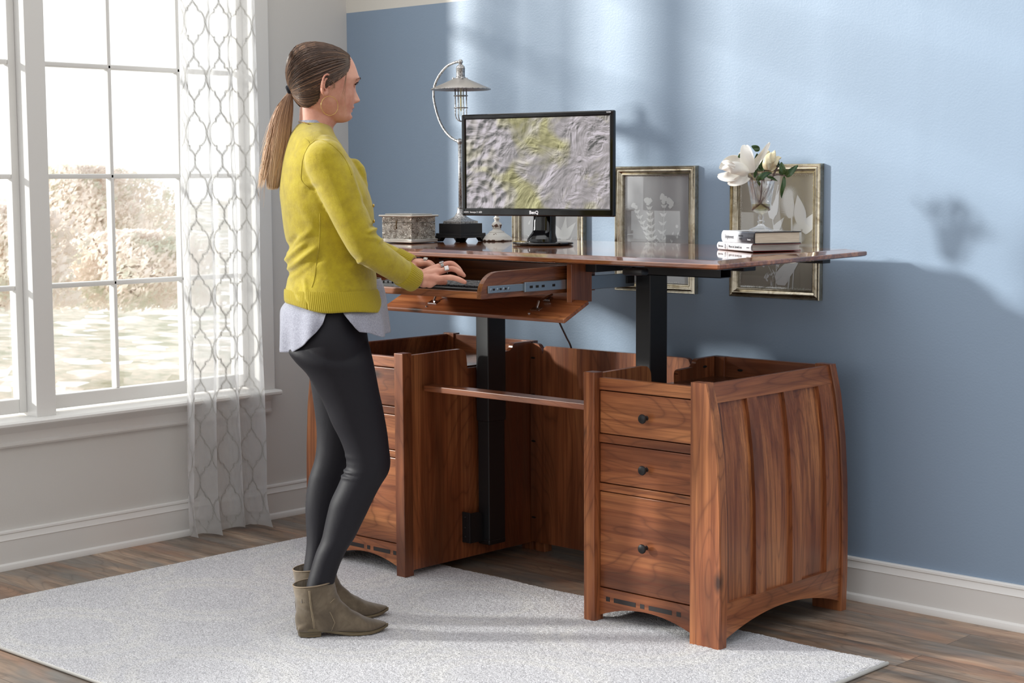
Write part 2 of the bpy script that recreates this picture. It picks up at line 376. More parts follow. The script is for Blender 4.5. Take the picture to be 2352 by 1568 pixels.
# ------------------------------------------------------------------ rug
def rug():
    x0, x1, y0, y1 = .388, 2.742, -2.052, -.556
    nx, ny = 520, 340; th = .0115
    xs = np.linspace(x0, x1, nx); ys = np.linspace(y0, y1, ny); X, Y = np.meshgrid(xs, ys)
    Z = np.full_like(X, th); e = np.minimum(np.minimum(X-x0, x1-X), np.minimum(Y-y0, y1-Y)); Z -= .005*np.exp(-(e/.006)**1.0)
    Z += (rng.random(X.shape)-.5)*.0028
    curl = np.clip(1-np.hypot(x1-X, y1-Y)/.32, 0, 1)**2*0; Z += curl
    Xw = X+(rng.random(X.shape)-.5)*.002; Yw = Y+(rng.random(X.shape)-.5)*.002
    Yw += .004*np.sin(X*7)*(np.abs(Y-y1) < .01)+.003*np.sin(X*19+1)*(np.abs(Y-y1) < .01)
    vs = np.stack([Xw, Yw, Z], -1).reshape(-1, 3)
    fs = [(j*nx+i, j*nx+i+1, (j+1)*nx+i+1, (j+1)*nx+i) for j in range(ny-1) for i in range(nx-1)]
    # skirt to the floor
    loop = [i for i in range(nx)]+[j*nx+nx-1 for j in range(1, ny)]+[(ny-1)*nx+i for i in range(nx-2, -1, -1)]+[j*nx for j in range(ny-2, 0, -1)]
    nb = len(vs); vs = np.vstack([vs, [(vs[i][0], vs[i][1], .0005) for i in loop]])
    L = len(loop); fs += [(loop[k], nb+k, nb+(k+1) % L, loop[(k+1) % L]) for k in range(L)]
    me = mk(vs, fs, 'rug')
    t = NT('pale_grey_pile_rug'); c = t.coord()
    # oval trellis bands, broad and very faint
    def ring(cx, cy, s):
        mp = t.n('ShaderNodeMapping'); t.l(c, mp.inputs[0]); mp.inputs['Location'].default_value = (cx, cy, 0); mp.inputs['Scale'].default_value = (1/s[0], 1/s[1], 1)
        fr = t.n('ShaderNodeVectorMath', operation='FRACTION'); t.l(mp.outputs[0], fr.inputs[0]); sb = t.n('ShaderNodeVectorMath', operation='SUBTRACT'); t.l(fr.outputs[0], sb.inputs[0]); sb.inputs[1].default_value = (.5, .5, 0)
        sp = t.n('ShaderNodeSeparateXYZ'); t.l(sb.outputs[0], sp.inputs[0])
        d = t.math('SQRT', t.math('ADD', t.math('POWER', t.math('ABSOLUTE', sp.outputs[0]), 2), t.math('POWER', t.math('ABSOLUTE', sp.outputs[1]), 2)))
        return t.ramp(d, [(.26, G(0)), (.29, G(1)), (.33, G(1)), (.36, G(.1)), (.40, G(.9)), (.46, G(.9)), (.5, G(.2))])
    pat = t.math('MAXIMUM', ring(.1, .2, (.62, .5)), t.math('MULTIPLY', ring(.6, .7, (.62, .5)), .6))
    wob = t.noise(c, 5, 4, .6); sp1 = t.noise(c, 250, 3, .7); sp2 = t.noise(c, 110, 3, .6); sp3 = t.noise(c, 38, 3)
    base = t.mix(t.math('MULTIPLY', pat, t.math('ADD', wob, -.05), clamp=True), s2l((206, 205, 210)), s2l((238, 235, 226)))
    base = t.mix(t.ramp(sp2, [(.38, G(.55)), (.52, G(0))]), base, s2l((150, 150, 158))); base = t.mix(t.ramp(sp1, [(.42, G(.6)), (.5, G(0))]), base, s2l((128, 127, 132)))
    base = t.mix(t.ramp(sp1, [(.52, G(0)), (.62, G(.75))]), base, s2l((244, 244, 248))); base = t.mix(t.math('MULTIPLY', t.math('SUBTRACT', sp3, .35, clamp=True), .5), base, s2l((228, 228, 232)))
    t.bsdf(base, .95, 0, Sheen_Weight=.25); t.bump(t.math('ADD', sp1, sp2), .9, .004)
    r = thing('area_rug', (1.56, -1.3, 0), 'large pale grey trellis-patterned pile rug lying under the desk and person', 'rug')
    put('pile', me, t.m, r, True)
    b = MB(); b.tube([(x0, y0, .0045), (x1, y0, .0045), (x1, y0, .0045)], .0045, 8); b.tube([(x0, y0, .0045), (x0, y1, .0045)], .004, 8); b.tube([(x1, y0, .0045), (x1, y1, .0055)], .0055, 8)
    b.build('binding', plain('rug_binding', (214, 212, 206), .9, 0, .5, 400), r, True)
rug()
# ------------------------------------------------------------------ outdoors: leaf-strewn slope, thickets
def outdoors():
    n, m = 90, 70
    xs = np.linspace(-2.2, -46, m); ys = np.linspace(-14, 42, n); vs = []
    for x in xs:
        for y in ys:
            d = -x
            z = -1.6+.052*max(0, d-5)+.35*noise.noise(Vector((x*.15, y*.15, 0)))+.0*y
            vs.append((x, y, min(z, 1.0)))
    fs = [(j*n+i, j*n+i+1, (j+1)*n+i+1, (j+1)*n+i) for j in range(m-1) for i in range(n-1)]
    t = NT('overexposed_leaf_litter'); c = t.coord(scale=(1, 1, 1)); v = t.n('ShaderNodeTexVoronoi'); t.l(c, v.inputs[0]); v.inputs['Scale'].default_value = 3.2; sc = t.n('ShaderNodeSeparateColor'); t.l(v.outputs['Color'], sc.inputs[0])  # litter colours lifted, daylight overexposure put into the colour
    a = t.noise(c, 2.2, 5, .65); col = t.ramp(a, [(.3, s2l((150, 152, 128))), (.45, s2l((186, 182, 168))), (.55, s2l((204, 194, 180))), (.7, s2l((238, 236, 234)))])
    col = t.mix(t.ramp(sc.outputs[0], [(.0, G(.55)), (.35, G(0))]), col, s2l((128, 132, 104))); col = t.mix(t.ramp(sc.outputs[1], [(.8, G(0)), (.86, G(.85))]), col, s2l((252, 252, 252)))
    t.bsdf(col, .95)
    g = put('garden_ground', mk(vs, fs, 'ground'), t.m, None, True); tag(g, kind='structure')
    lm = NT('overexposed_foliage'); oc = lm.coord(rnd=9); lc = lm.ramp(lm.noise(lm.coord(), 3.5, 3), [(.34, s2l((232, 234, 220))), (.48, s2l((246, 238, 230))), (.62, s2l((250, 242, 236)))]); lb = lm.bsdf(lc, .8); ltl = lm.n('ShaderNodeBsdfTranslucent'); lm.l(lc, ltl.inputs[0]); lmx = lm.n('ShaderNodeMixShader'); lmx.inputs[0].default_value = .5; lm.l(lb.outputs[0], lmx.inputs[1]); lm.l(ltl.outputs[0], lmx.inputs[2]); lm.l(lmx.outputs[0], lm.out.inputs[0]); lm = lm.m  # near-white leaf colour stands in for haze and overexposure
    def shrub(px, py, d, w, h, cnt, nm, lab, grp=None, seed=1):
        c = W(px, py, d); r = random.Random(seed)
        root = thing(nm, (c[0], c[1], c[2]), lab, 'shrub' if nm == 'garden_shrub' else 'tree', grp)
        f = MB(); st = MB()
        for k in range(7):
            a = r.random()*6.28; tip = (c[0]+math.cos(a)*w*.6, c[1]+math.sin(a)*w*.6, c[2]+h*(.6+.35*r.random()))
            st.tube([c, ((c[0]*.6+tip[0]*.4), (c[1]*.6+tip[1]*.4), c[2]+h*.35), tip], [.05, .03, .008], 5)
        for k in range(cnt):
            a = r.random()*6.28; ph = r.random()**.5; zz = r.random()
            rr = w*(1+.22*math.sin(3*a+5*zz)+.12*math.sin(7*a))*ph*math.sqrt(max(.02, 1-(zz*1.7-.7)**2/1.05 if zz > .41 else .9))
            p = Vector((c[0]+math.cos(a)*rr, c[1]+math.sin(a)*rr, c[2]+h*zz)); n_ = Vector((r.gauss(0, 1), r.gauss(0, 1), r.gauss(0, 1))).normalized(); q = n_.orthogonal().normalized(); z_ = n_.cross(q); s = .022+.035*r.random()
            f.add([p-q*s, p+z_*s*.45, p+q*s, p-z_*s*.45], [(0, 1, 2, 3)])
        f.build('foliage', lm, root); st.build('stem', plain('pale_bark', (170, 152, 140), .9), root)
    shrub(185, 660, 20, 1.15, 1.45, 20000, 'garden_tree', 'washed-out rust-leaved small tree seen through the lower window panes', None, 3)
    shrub(300, 700, 17, .9, .75, 11000, 'garden_shrub', 'low washed-out thicket outside, seen through the pane right of the pale tree', None, 5)
    shrub(10, 700, 15, .7, .9, 8000, 'garden_shrub', 'washed-out thicket outside, at the far left edge of the window view', None, 8)
outdoors()
# ================================================================== the desk
DX = 1.495                                   # centre line of the desk
desk = thing('desk', (DX, -.45, 0), 'reddish-brown hickory sit-stand desk with raised top and two drawer pedestals', 'desk')
def outer_x(z, off=0):                       # bowed outer profile of a pedestal side
    zz = [0, .13, .26, .39, .525, .656, .728]; dx = [.003, .000, .001, .004, .013, .031, .050]
    return 2.357-float(np.interp(z, zz, dx))-off
def mirror(pts): return [(2*DX-x, y, z) for x, y, z in pts]
FRY, BKY = -.770, -.132                      # front face of front posts, back face of back posts
ZT = .728
def side_sheet(mb, y0, y1, z0, z1, off, th, sgn, bev=0, n=14, arch=None):
    "slab following the bowed side; arch = function y->bottom z"
    ys = np.linspace(y0, y1, 25) if arch else [y0, y1]
    R = []
    for y in ys:
        zb = arch(y) if arch else z0
        zs = np.linspace(zb, z1, n); ring = [(outer_x(z, off), y, z) for z in zs]+[(outer_x(z, off+th), y, z) for z in zs[::-1]]
        if sgn < 0: ring = mirror(ring)
        R.append(ring)
    mb.rings(R)
def arch_z(t, lo, rise): return lo+rise*(1-(2*t-1)**2)**.5*.9 if 0 < t < 1 else lo
def pedestal(sgn):
    g = lambda x: x if sgn > 0 else 2*DX-x
    def bx(mb, x0, x1, *a, b=.0015): 
        xa, xb = sorted((g(x0), g(x1))); mb.bbox(xa, xb, *a, b)
    def post(yf, th, wide_in=2.254):
        mb = MB(); zs = np.linspace(.0112 if yf < -.5 else 0, ZT+.004, 18); R = []
        for z in zs:
            xo = outer_x(min(z, ZT)); c = .003
            ring = [(wide_in, yf, z), (xo-c, yf, z), (xo, yf+c, z), (xo, yf+th-c, z), (xo-c, yf+th, z), (wide_in, yf+th, z)]
            if sgn < 0: ring = mirror(ring)
            R.append(ring)
        mb.rings(R); return mb
    post(FRY, .034).build('post', M['wz'], desk); post(BKY-.030, .030).build('post', M['wz'], desk)
    # inner front post
    ip = MB(); bx(ip, 1.872, 1.912, FRY, FRY+.040, .0112, ZT+.004, b=.002); ip.build('post', M['wz'], desk)
    ip = MB(); bx(ip, 1.872, 1.925, BKY-.030, BKY, .0, ZT, b=.002); ip.build('post', M['wz'], desk)
    # front rails, recessed behind the posts
    ry = -.747
    for z0, z1 in ((.682, .716), (.531-.0, .555), (.391, .413)):
        r = MB(); bx(r, 1.911, 2.255, ry, ry+.022, z0, z1, b=.0015); r.build('rail', M['wx'], desk)
    # arched bottom rail with ebony inlays
    mb = MB(); n = 24; top = .108; pts = []
    for k in range(n+1):
        u = k/n; pts.append((g(1.911+.344*u), .026+.036*(1-(2*u-1)**2)))
    pts = [(g(1.911), top)]+pts+[(g(2.255), top)]
    mb.prism(pts if sgn > 0 else pts[::-1], 'y', ry, ry+.022); ap = mb.build('arched_rail', M['wx'], desk)
    il = MB()
    for a, b_, in ((1.937, 1.951), (1.966, 2.046), (2.062, 2.077), (2.093, 2.175), (2.191, 2.206)): 
        xa, xb = sorted((g(a), g(b_))); il.box(xa, xb, ry-.0006, ry+.002, .0715, .0845)
    il.build('inlay', M['inlay'], ap)
    # drawers
    for z0, z1, kz in ((.5575, .679, .615), (.4155, .5285, .470), (.1105, .3885, .248)):
        d = MB(); bx(d, 1.9135, 2.2525, ry+.001, ry+.021, z0, z1, b=.0025); d = d.build('drawer', M['wx'], desk)
        k = MB(); Mr = Matrix.Rotation(math.radians(90), 4, 'X')
        k.lathe([(.0075, -.001), (.0055, .002), (.0046, .006), (.0050, .010), (.0095, .0135), (.0130, .0175), (.0135, .0205), (.0118, .0235), (.006, .0252), (.0005, .0256)], (g(2.083), ry+.001, kz), 28, Mr)
        k.build('knob', M['gunmetal'], d, .5)
    # carcass sheet behind the drawers, its gap shade painted near-black, and the shelf inside the open top
    c = MB(); bx(c, 1.905, 2.26, ry+.023, ry+.026, .10, .70, b=.0005); c.build('drawer_case', M['gap_shade'], desk)
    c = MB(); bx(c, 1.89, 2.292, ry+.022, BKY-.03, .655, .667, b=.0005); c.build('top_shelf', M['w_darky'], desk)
    # outer side: frame and three recessed panels
    yA, yB = FRY+.033, BKY-.029
    s = MB(); side_sheet(s, yA, yB, .12, ZT-.002, .018, .010, sgn); s.build('side_panel', M['wz'], desk)
    fr = MB()
    side_sheet(fr, yA, yB, .676, ZT, .008, .012, sgn, n=5); fr.build('side_rail', M['wy'], desk)
    fr = MB(); L = yB-yA; side_sheet(fr, yA, yB, .03, .131, .008, .014, sgn, n=4, arch=lambda y: .030+.048*(1-(2*(y-yA)/L-1)**2)); fr.build('side_rail', M['wy'], desk)
    for a, b_ in ((yA, -.721), (-.593, -.545), (-.414, -.366), (-.236, yB)):
        m_ = MB(); side_sheet(m_, a, b_, .1312, .6758, .008, .012, sgn); m_.build('stile', M['wz'], desk)
    # inner (knee-side) panel with the cut-out for the lift column
    prof = [(-.742, .030), (-.742, .724), (-.56, .727)]
    for k in range(7): a = math.pi/2*(1-k/6); prof.append((-.508+.03*math.cos(a)-.004, .697+.03*math.sin(a)))
    prof += [(-.478, .662), (-.350, .662), (-.350, .690)]
    for k in range(5): a = math.pi-math.pi/2*k/4; prof.append((-.335+.015*math.cos(a), .688+.013*math.sin(a)))
    prof += [(-.275, .703)]
    for k in range(5): a = math.pi-math.pi/2*k/4; prof.append((-.245+.016*math.cos(a), .713+.014*math.sin(a)))
    prof += [(-.165, .728), (-.165, .030)]
    mb = MB(); xa, xb = sorted((g(1.8725), g(1.8895))); mb.prism(prof, 'x', xa, xb); mb.build('inner_panel', M['wz'], desk)
    # back panel of the pedestal
    mb = MB(); bx(mb, 1.92, 2.262, BKY-.024, BKY-.006, .035, .728, b=.001); bp = mb.build('back_panel', M['wx'], desk)
    # pocket-screw slots, inner shade painted near-black
    ps = MB(); ps.sphere((g(1.98), BKY-.0245, .69), .007, 10, None, (1.5, .25, .55)); ps.build('screw_pocket', M['gap_shade'], bp)
    ps = MB(); ps.sphere((g(1.8898), -.215, .700), .007, 10, None, (.25, 1.5, .55)); ps.build('screw_pocket', M['gap_shade'], bp)
pedestal(1); pedestal(-1)
# footprints glides at the back
# modesty panel between the pedestals, curved cord notches at both ends
prof = [(1.122, .035), (1.122, .722), (1.150, .722)]
prof += [(1.160, .719), (1.170, .708), (1.176, .690), (1.180, .690), (1.184, .708), (1.194, .716)]
prof += [(1.786, .716), (1.796, .713), (1.806, .692), (1.811, .692), (1.818, .712), (1.828, .718), (1.868, .718), (1.868, .035)]
mb = MB(); mb.prism([(x, z) for x, z in prof[::-1]], 'y', -.176, -.158); mp = mb.build('modesty_panel', M['wz'], desk)
for zz in (.672, .545, .385, .12): sp = MB(); sp.sphere((1.135, -.1768, zz), .007, 10, None, (1.5, .25, .5)); sp.build('screw_pocket', M['gap_shade'], mp)
for xx in (1.128,):
    q = MB(); q.bbox(xx-.0, xx+.045, -.162, -.125, .0, .035, .002); q.build('foot_block', M['wz'], desk)
# cross rail in the knee space
mb = MB(); mb.bbox(1.1300, 1.8725, -.690, -.632, .607, .6255, .002); mb.build('cross_rail', M['wx'], desk)
# lift columns: outer sleeve below, inner tube above, bracket at the foot
for sx in (1, -1):
    g = (lambda x: x) if sx > 0 else (lambda x: 2*DX-x)
    def cb(mb, x0, x1, *a): xa, xb = sorted((g(x0), g(x1))); mb.bbox(xa, xb, *a)
    lc = MB(); cb(lc, 1.804, 1.860, -.450, -.366, .485, 1.035, .003); col = lc.build('lift_column', M['black_metal'], desk)
    lc = MB(); cb(lc, 1.807, 1.8575, -.4465, -.3695, .088, .487, .003); lc.build('lower_sleeve', M['black_metal'], col)
    lc = MB(); cb(lc, 1.806, 1.859, -.4475, -.3685, .072, .090, .004); lc.build('foot_cap', M['black_plastic'], col)
    br = MB(); pr = [(-.505, .085), (-.505, .185)]+[(-.505+.03+.025*math.sin(a), .165+.02*math.cos(a)) for a in np.linspace(0, math.pi/2, 6)]+[(-.4475, .10), (-.4475, .085)]
    xa, xb = sorted((g(1.835), g(1.8385))); br.prism(pr, 'x', xa, xb); cb(br, 1.836, 1.8722, -.509, -.505, .085, .187, .001)
    for zz in (.105, .135, .17): br.sphere((g(1.856), -.510, zz), .004, 8)
    br.build('column_bracket', M['black_metal'], col)
# tabletop: slightly out of level, bevelled all round
def tabletop():
    X0, X1, Y0, Y1 = .618, 2.375, -.812, -.078; mb = MB()
    lv = [(-.0225, .010), (-.0205, .003), (-.0180, 0.0), (-.0095, 0), (-.0075, .002), (-.0012, .041), (0, .045)]
    R = []
    for dz, ins in lv:
        c = .004 if ins < .02 else .001
        x0, x1, y0, y1 = X0+ins, X1-ins, Y0+ins, Y1-ins
        R.append([(x, y, top_z(x, y)+dz) for x, y in ((x0+c, y0), (x1-c, y0), (x1, y0+c), (x1, y1-c), (x1-c, y1), (x0+c, y1), (x0, y1-c), (x0, y0+c))])
    mb.rings(R); return mb.build('tabletop', M['w_top'], desk)
tabletop()
# steel frame below the top
ud = lambda x, y, h=0: top_z(x, y)-.0235-h
fr = MB(); fr.bbox(1.805, 1.86, -.70, -.10, 1.012, 1.036, .002); fr.bbox(1.13, 1.186, -.70, -.10, 1.012, 1.036, .002)
fr.bbox(.66, 2.19, -.438, -.378, 1.014, 1.037, .002); fr.box(.70, 2.28, -.66, -.62, 1.030, 1.039); fr.box(.70, 2.30, -.20, -.16, 1.030, 1.043)
fr.sphere((2.17, -.50, 1.034), .03, 20, None, (1, 1, .4)); fr.build('lift_frame', M['black_metal'], desk)
# a hollow steel side arm visible under the right front corner
sa = MB(); x0, x1, y0, y1, z0, z1 = 1.90, 2.215, -.585, -.535, 1.002, 1.030
sa.box(x0, x1, y0, y0+.002, z0, z1); sa.box(x0, x1, y1-.002, y1, z0, z1); sa.box(x0, x1, y0, y1, z0, z0+.002); sa.box(x0, x1, y0, y1, z1-.002, z1); sa.box(x0, x0+.01, y0, y1, z0, z1)
sa.build('side_arm', M['black_metal'], desk)
cp = MB(); cp.bbox(1.985, 2.055, -.735, -.700, 1.010, 1.030, .006)
cpo = cp.build('hand_controller', M['black_plastic'], desk, .6)
# ---- keyboard tray with slides, hanging stiles, dropped flap
xR, xL = 1.772, 1.218; yF = -1.100
for s_, xx in ((1, xR), (-1, xL)):
    mb = MB(); zb = .9535; zt = 1.026
    pr = [(yF, zb)]; 
    for k in range(10): a = math.pi-math.pi/2*k/9; pr.append((yF+.070+.070*math.cos(a), zt-.062+.062*math.sin(a)))
    pr += [(-.62, zt+.006), (-.62, zb)]
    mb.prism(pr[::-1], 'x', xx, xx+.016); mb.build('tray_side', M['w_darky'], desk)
mb = MB(); mb.bbox(xL+.012, xR+.004, yF+.006, -.62, .954, .966, .0015); mb.build('tray_floor', M['wx'], desk)
mb = MB(); mb.bbox(xL+.016, xR, yF+.002, yF+.022, .953, .9725, .003); mb.build('tray_lip', M['wx'], desk)
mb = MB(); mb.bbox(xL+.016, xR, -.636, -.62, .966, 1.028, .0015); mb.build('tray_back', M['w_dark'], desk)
def slide(xx, parent=desk):
    o = xx+.016
    a = MB(); a.bbox(o, o+.0055, yF+.024, -.72, .968, .9885, .001)
    for yy in (yF+.034, yF+.06, yF+.085, yF+.105, yF+.215): a.sphere((o+.0058, yy, .978), .0042, 10, None, (.3, 1, 1))
    s1 = a.build('slide_rail', M['steel'], parent)
    a = MB(); a.bbox(o+.005, o+.012, yF+.165, -.55, .9645, .9925, .0015); s2 = a.build('slide_sleeve', M['steel'], parent)
    for yy in (yF+.045, yF+.072, yF+.092, yF+.225): MB().box(o+.0056, o+.0060, yy-.004, yy+.004, .9755, .9808).build('slot', M['gap_shade'], s1)  # holes as thin boxes, the shade inside painted near-black
    for yy in (yF+.19, yF+.215, yF+.24, yF+.285): MB().box(o+.0121, o+.0125, yy-.006, yy+.006, .975, .982).build('slot', M['gap_shade'], s2)
    b = MB(); b.bbox(o+.0135, o+.016, -.68, -.455, .958, .9985, .001); b.build('slide_bracket', M['steel'], parent)
    e = MB(); e.bbox(o+.016, o+.020, -.495, -.460, .968, .990, .001); e.build('slide_latch', M['gunmetal'], parent)
slide(xR)
for xx in (1.802, 1.170):
    mb = MB(); mb.bbox(xx, xx+.019, -.762, -.672, .925, 1.0375, .0015); mb.build('hanging_stile', M['wz'], desk)
# dropped front flap, hinged below the opening
fl_ = MB(); ang = math.atan2(.048, .105); Mx = Matrix.Translation((0, -.741, .929))@Matrix.Rotation(ang, 4, 'X')
fl_.bbox(1.118, 1.868, -.118, 0, -.0065, .0065, .003, Mx); flap = fl_.build('drop_flap', M['wx'], desk)
for hx in (1.30, 1.725):
    hg = MB(); hg.bbox(hx-.018, hx+.018, -.078, -.058, .0065, .0085, .0006, Mx); hg.tube([Mx@Vector((hx, -.066, .009)), Mx@Vector((hx, -.05, .022)), (hx+.004, -.742, .945)], .0035, 8); hg.bbox(hx-.010, hx+.016, -.025, -.005, .008, .014, .001, Mx)
    hg.sphere(Mx@Vector((hx-.004, -.098, .0068)), .0035, 8)
    hg.build('hinge', M['chrome'], flap)
mb = MB(); mb.bbox(1.19, 1.80, -.70, -.688, .925, .95, .001); mb.build('opening_rail', M['wx'], desk)
# power cable down to the back
cb_ = MB(); p0 = P(1268, 690, 1, -.60); p1 = P(1283, 735, 1, -.45); p2 = P(1300, 772, 1, -.28); p3 = P(1313, 803, 1, -.155)
cb_.tube(spline([(1.60, -.66, .955), p0, p1, p2, p3, (p3[0]+.01, -.148, .60)], 30), .0032, 8); cb_.build('power_cable', M['black_plastic'], desk, True)
# ================================================================== things on the desk and on the wall
def Mloc(x, y, z, rz=0): return Matrix.Translation((x, y, z))@Matrix.Rotation(rz, 4, 'Z')
# ---- keyboard: one thing, keys as one part grid each key a bevelled cap
def keyboard():
    x0, x1, y0, y1, z0 = 1.318, 1.745, -1.068, -.925, .967
    root = thing('keyboard', ((x0+x1)/2, (y0+y1)/2, z0), 'black computer keyboard lying in the pulled-out tray under the hands', 'keyboard')
    b = MB(); pr = [(y0, z0), (y0, z0+.010), (y0+.004, z0+.0125), (y1-.004, z0+.019), (y1, z0+.017), (y1, z0)]
    b.prism(pr[::-1], 'x', x0, x1); b.build('case', M['black_plastic'], root, .5)
    rows = 6; ry0, ry1 = y0+.012, y1-.008; ph = (ry1-ry0)/rows; px = .0187; k = MB(); cnt = 0
    keys = []
    for r in range(rows):
        yy = ry0+ph*(r+.5); x = x0+.010
        while x < x1-.012:
            w = px*(5.2 if (r == 0 and .07 < x-x0 < .09) else (1.6 if abs(x-x0-.01) < .001 and r in (1, 2, 3) else 1))
            if x+w > x1-.008: break
            if not (r < 5 and .285 < x-x0 < .295): keys.append((x, w, yy))
            x += w+(.0055 if abs((x-x0)-.275) < .01 or abs(x-x0-.335) < .01 else 0)
    kk = MB()
    for x, w, yy in keys:
        zz = z0+.0125+(yy-y0)/(y1-y0)*.0065
        kk.bbox(x+.0012, x+w-.0012, yy-ph/2+.0012, yy+ph/2-.0012, zz-.001, zz+.0062, .0016, None, 1)
    kk.build('keys', plain('keycap_black', (34, 34, 37), .3), root, .6)
keyboard()
# ---- monitor
def monitor():
    c = PT(1247, 562); cz = top_z(c[0], c[1])+.0013; rz = math.radians(9)
    root = thing('computer_monitor', (c[0], c[1], cz), 'black flat-screen monitor showing a green and mauve relief image', 'monitor')
    T = Mloc(c[0], c[1], cz, rz); TR = T
    b = MB(); b.lathe([(.094, .0), (.100, .001), (.102, .004), (.100, .0075), (.088, .0095), (.02, .0105)], (0, 0, 0), 64); 
    b.v = [tuple(TR@Vector((v[0]*1.0, v[1]*.86, v[2]))) for v in b.v]; b.build('stand_base', M['black_gloss'], root, .5)
    n = MB(); R = []
    for z, w, dp, oy in ((.008, .046, .034, -.004), (.018, .045, .033, -.004), (.030, .040, .028, .0), (.036, .037, .026, .004), (.045, .0355, .024, .008), (.22, .034, .022, .02)):
        R.append([tuple(TR@Vector((w*math.copysign(abs(math.cos(a))**.45, math.cos(a)), oy+dp*math.copysign(abs(math.sin(a))**.6, math.sin(a)), z))) for a in np.linspace(0, 2*math.pi, 40, endpoint=False)])
    n.rings(R); n.build('stand_neck', M['black_gloss'], root, .5)
    Wd, Hh = .5750, .326; zb = .0905; yf = -.042
    f = MB()
    def fb(x0, x1, z0, z1, y0=yf, y1=yf+.015, bv=.004): f.bbox(x0, x1, y0, y1, z0, z1, bv, TR)
    bw = .0165; bt = .0165; bb = .0245
    fb(-Wd/2, -Wd/2+bw, zb, zb+Hh); fb(Wd/2-bw, Wd/2, zb, zb+Hh); fb(-Wd/2+.004, Wd/2-.004, zb+Hh-bt, zb+Hh); fb(-Wd/2+.004, Wd/2-.004, zb, zb+bb)
    f.bbox(-Wd/2+.01, Wd/2-.01, yf+.006, yf+.022, zb+.01, zb+Hh-.01, .004, TR); f.bbox(-.16, .16, yf+.02, yf+.052, zb+.06, zb+.25, .02, TR)
    f.build('screen_housing', M['black_gloss'], root)
    # the picture on the screen
    x0, x1, z0, z1 = -Wd/2+bw-.001, Wd/2-bw+.001, zb+bb-.001, zb+Hh-bt+.001
    me = mk([TR@Vector((x, yf+.0045, z)) for x, z in ((x0, z0), (x1, z0), (x1, z1), (x0, z1))], [(0, 1, 2, 3)])
    uv = me.uv_layers.new(name='UVMap'); 
    for i, q in enumerate(((0, 0), (1.75, 0), (1.75, 1), (0, 1))): uv.data[i].uv = q
    t = NT('screen_relief_image'); tc = t.n('ShaderNodeTexCoord')
    def field(off):
        m = t.n('ShaderNodeMapping'); t.l(tc.outputs['UV'], m.inputs[0]); m.inputs['Location'].default_value = (off[0], off[1], 0)
        a = t.noise(m.outputs[0], 3.2, 5, .55, 1.3); v = t.n('ShaderNodeTexVoronoi'); v.feature = 'SMOOTH_F1'; t.l(m.outputs[0], v.inputs[0]); v.inputs['Scale'].default_value = 13; v.inputs['Smoothness'].default_value = .5
        sp = t.n('ShaderNodeSeparateXYZ'); t.l(m.outputs[0], sp.inputs[0])
        r = t.math('SINE', t.math('ADD', t.math('MULTIPLY', t.math('ADD', sp.outputs[0], t.math('MULTIPLY', sp.outputs[1], -.5)), 17), t.math('MULTIPLY', a, 9)))
        msk = t.ramp(sp.outputs[0], [(.45, G(1)), (.62, G(.0))])
        rip = t.math('MULTIPLY', t.math('MULTIPLY', r, .055), t.math('SUBTRACT', 1, msk))
        return t.math('ADD', t.math('ADD', t.math('MULTIPLY', a, .9), rip), t.math('MULTIPLY', t.math('MULTIPLY', v.outputs['Distance'], .55), t.math('ADD', t.math('MULTIPLY', msk, .75), .25)))
    h1, h2 = field((0, 0)), field((.007, -.009))
    e = t.math('ADD', t.math('MULTIPLY', t.math('SUBTRACT', h2, h1), 6.5), .52, clamp=True)
    m = t.n('ShaderNodeMapping'); t.l(tc.outputs['UV'], m.inputs[0]); tint = t.noise(m.outputs[0], 2.1, 3, .5, .6)
    sp = t.n('ShaderNodeSeparateXYZ'); t.l(tc.outputs['UV'], sp.inputs[0])
    tw = t.math('SUBTRACT', tint, t.math('MULTIPLY', t.math('ABSOLUTE', t.math('SUBTRACT', sp.outputs[0], .65)), .22))
    lo = t.mix(t.ramp(tw, [(.36, G(0)), (.52, G(1))]), s2l((92, 92, 92)), s2l((88, 86, 38)))
    hi = t.mix(t.ramp(tw, [(.36, G(0)), (.52, G(1))]), s2l((226, 218, 226)), s2l((226, 222, 168)))
    mid = t.mix(t.ramp(tw, [(.36, G(0)), (.52, G(1))]), s2l((176, 170, 172)), s2l((170, 165, 122)))
    cr = t.mix(t.ramp(e, [(.0, G(1)), (.5, G(0))]), mid, lo); cr = t.mix(t.ramp(e, [(.5, G(0)), (1, G(1))]), cr, hi)
    em = t.n('ShaderNodeEmission'); t.l(cr, em.inputs[0]); em.inputs[1].default_value = SCREEN; gl = t.n('ShaderNodeBsdfGlossy'); gl.inputs['Roughness'].default_value = .25; gl.inputs[0].default_value = G(.03)
    ad = t.n('ShaderNodeAddShader'); t.l(em.outputs[0], ad.inputs[0]); t.l(gl.outputs[0], ad.inputs[1]); t.l(ad.outputs[0], t.out.inputs[0])
    put('screen', me, t.m, root)
    TT = TR@Matrix.Translation((0, yf-.0008, 0))@Matrix.Rotation(math.pi/2, 4, 'X')
    text('logo', 'BenQ', .0145, TT@Matrix.Translation((-.006, zb+.0115, 0)), M['white_ink'], root, .0003, 'CENTER', .0004)
    text('printed_marks', 'HDMI  Senseye 3  LED', .0078, TT@Matrix.Translation((-Wd/2+.008, zb+.0115, 0)), M['white_ink'], root, .0003, 'LEFT')
    text('printed_marks', 'GL2460', .005, TT@Matrix.Translation((Wd/2-.010, zb+Hh-.006, 0)), M['white_ink'], root, .0003, 'RIGHT')
    mk_ = MB()
    for k in range(3): mk_.tube([TR@Vector((-.078+.012*k, -.058+.004*k, .0095)), TR@Vector((-.062+.012*k, -.035+.004*k, .0102))], .0011, 6)
    mk_.build('base_stripes', plain('gold_sticker', (190, 160, 90), .3, .6), root)
SCREEN = .42
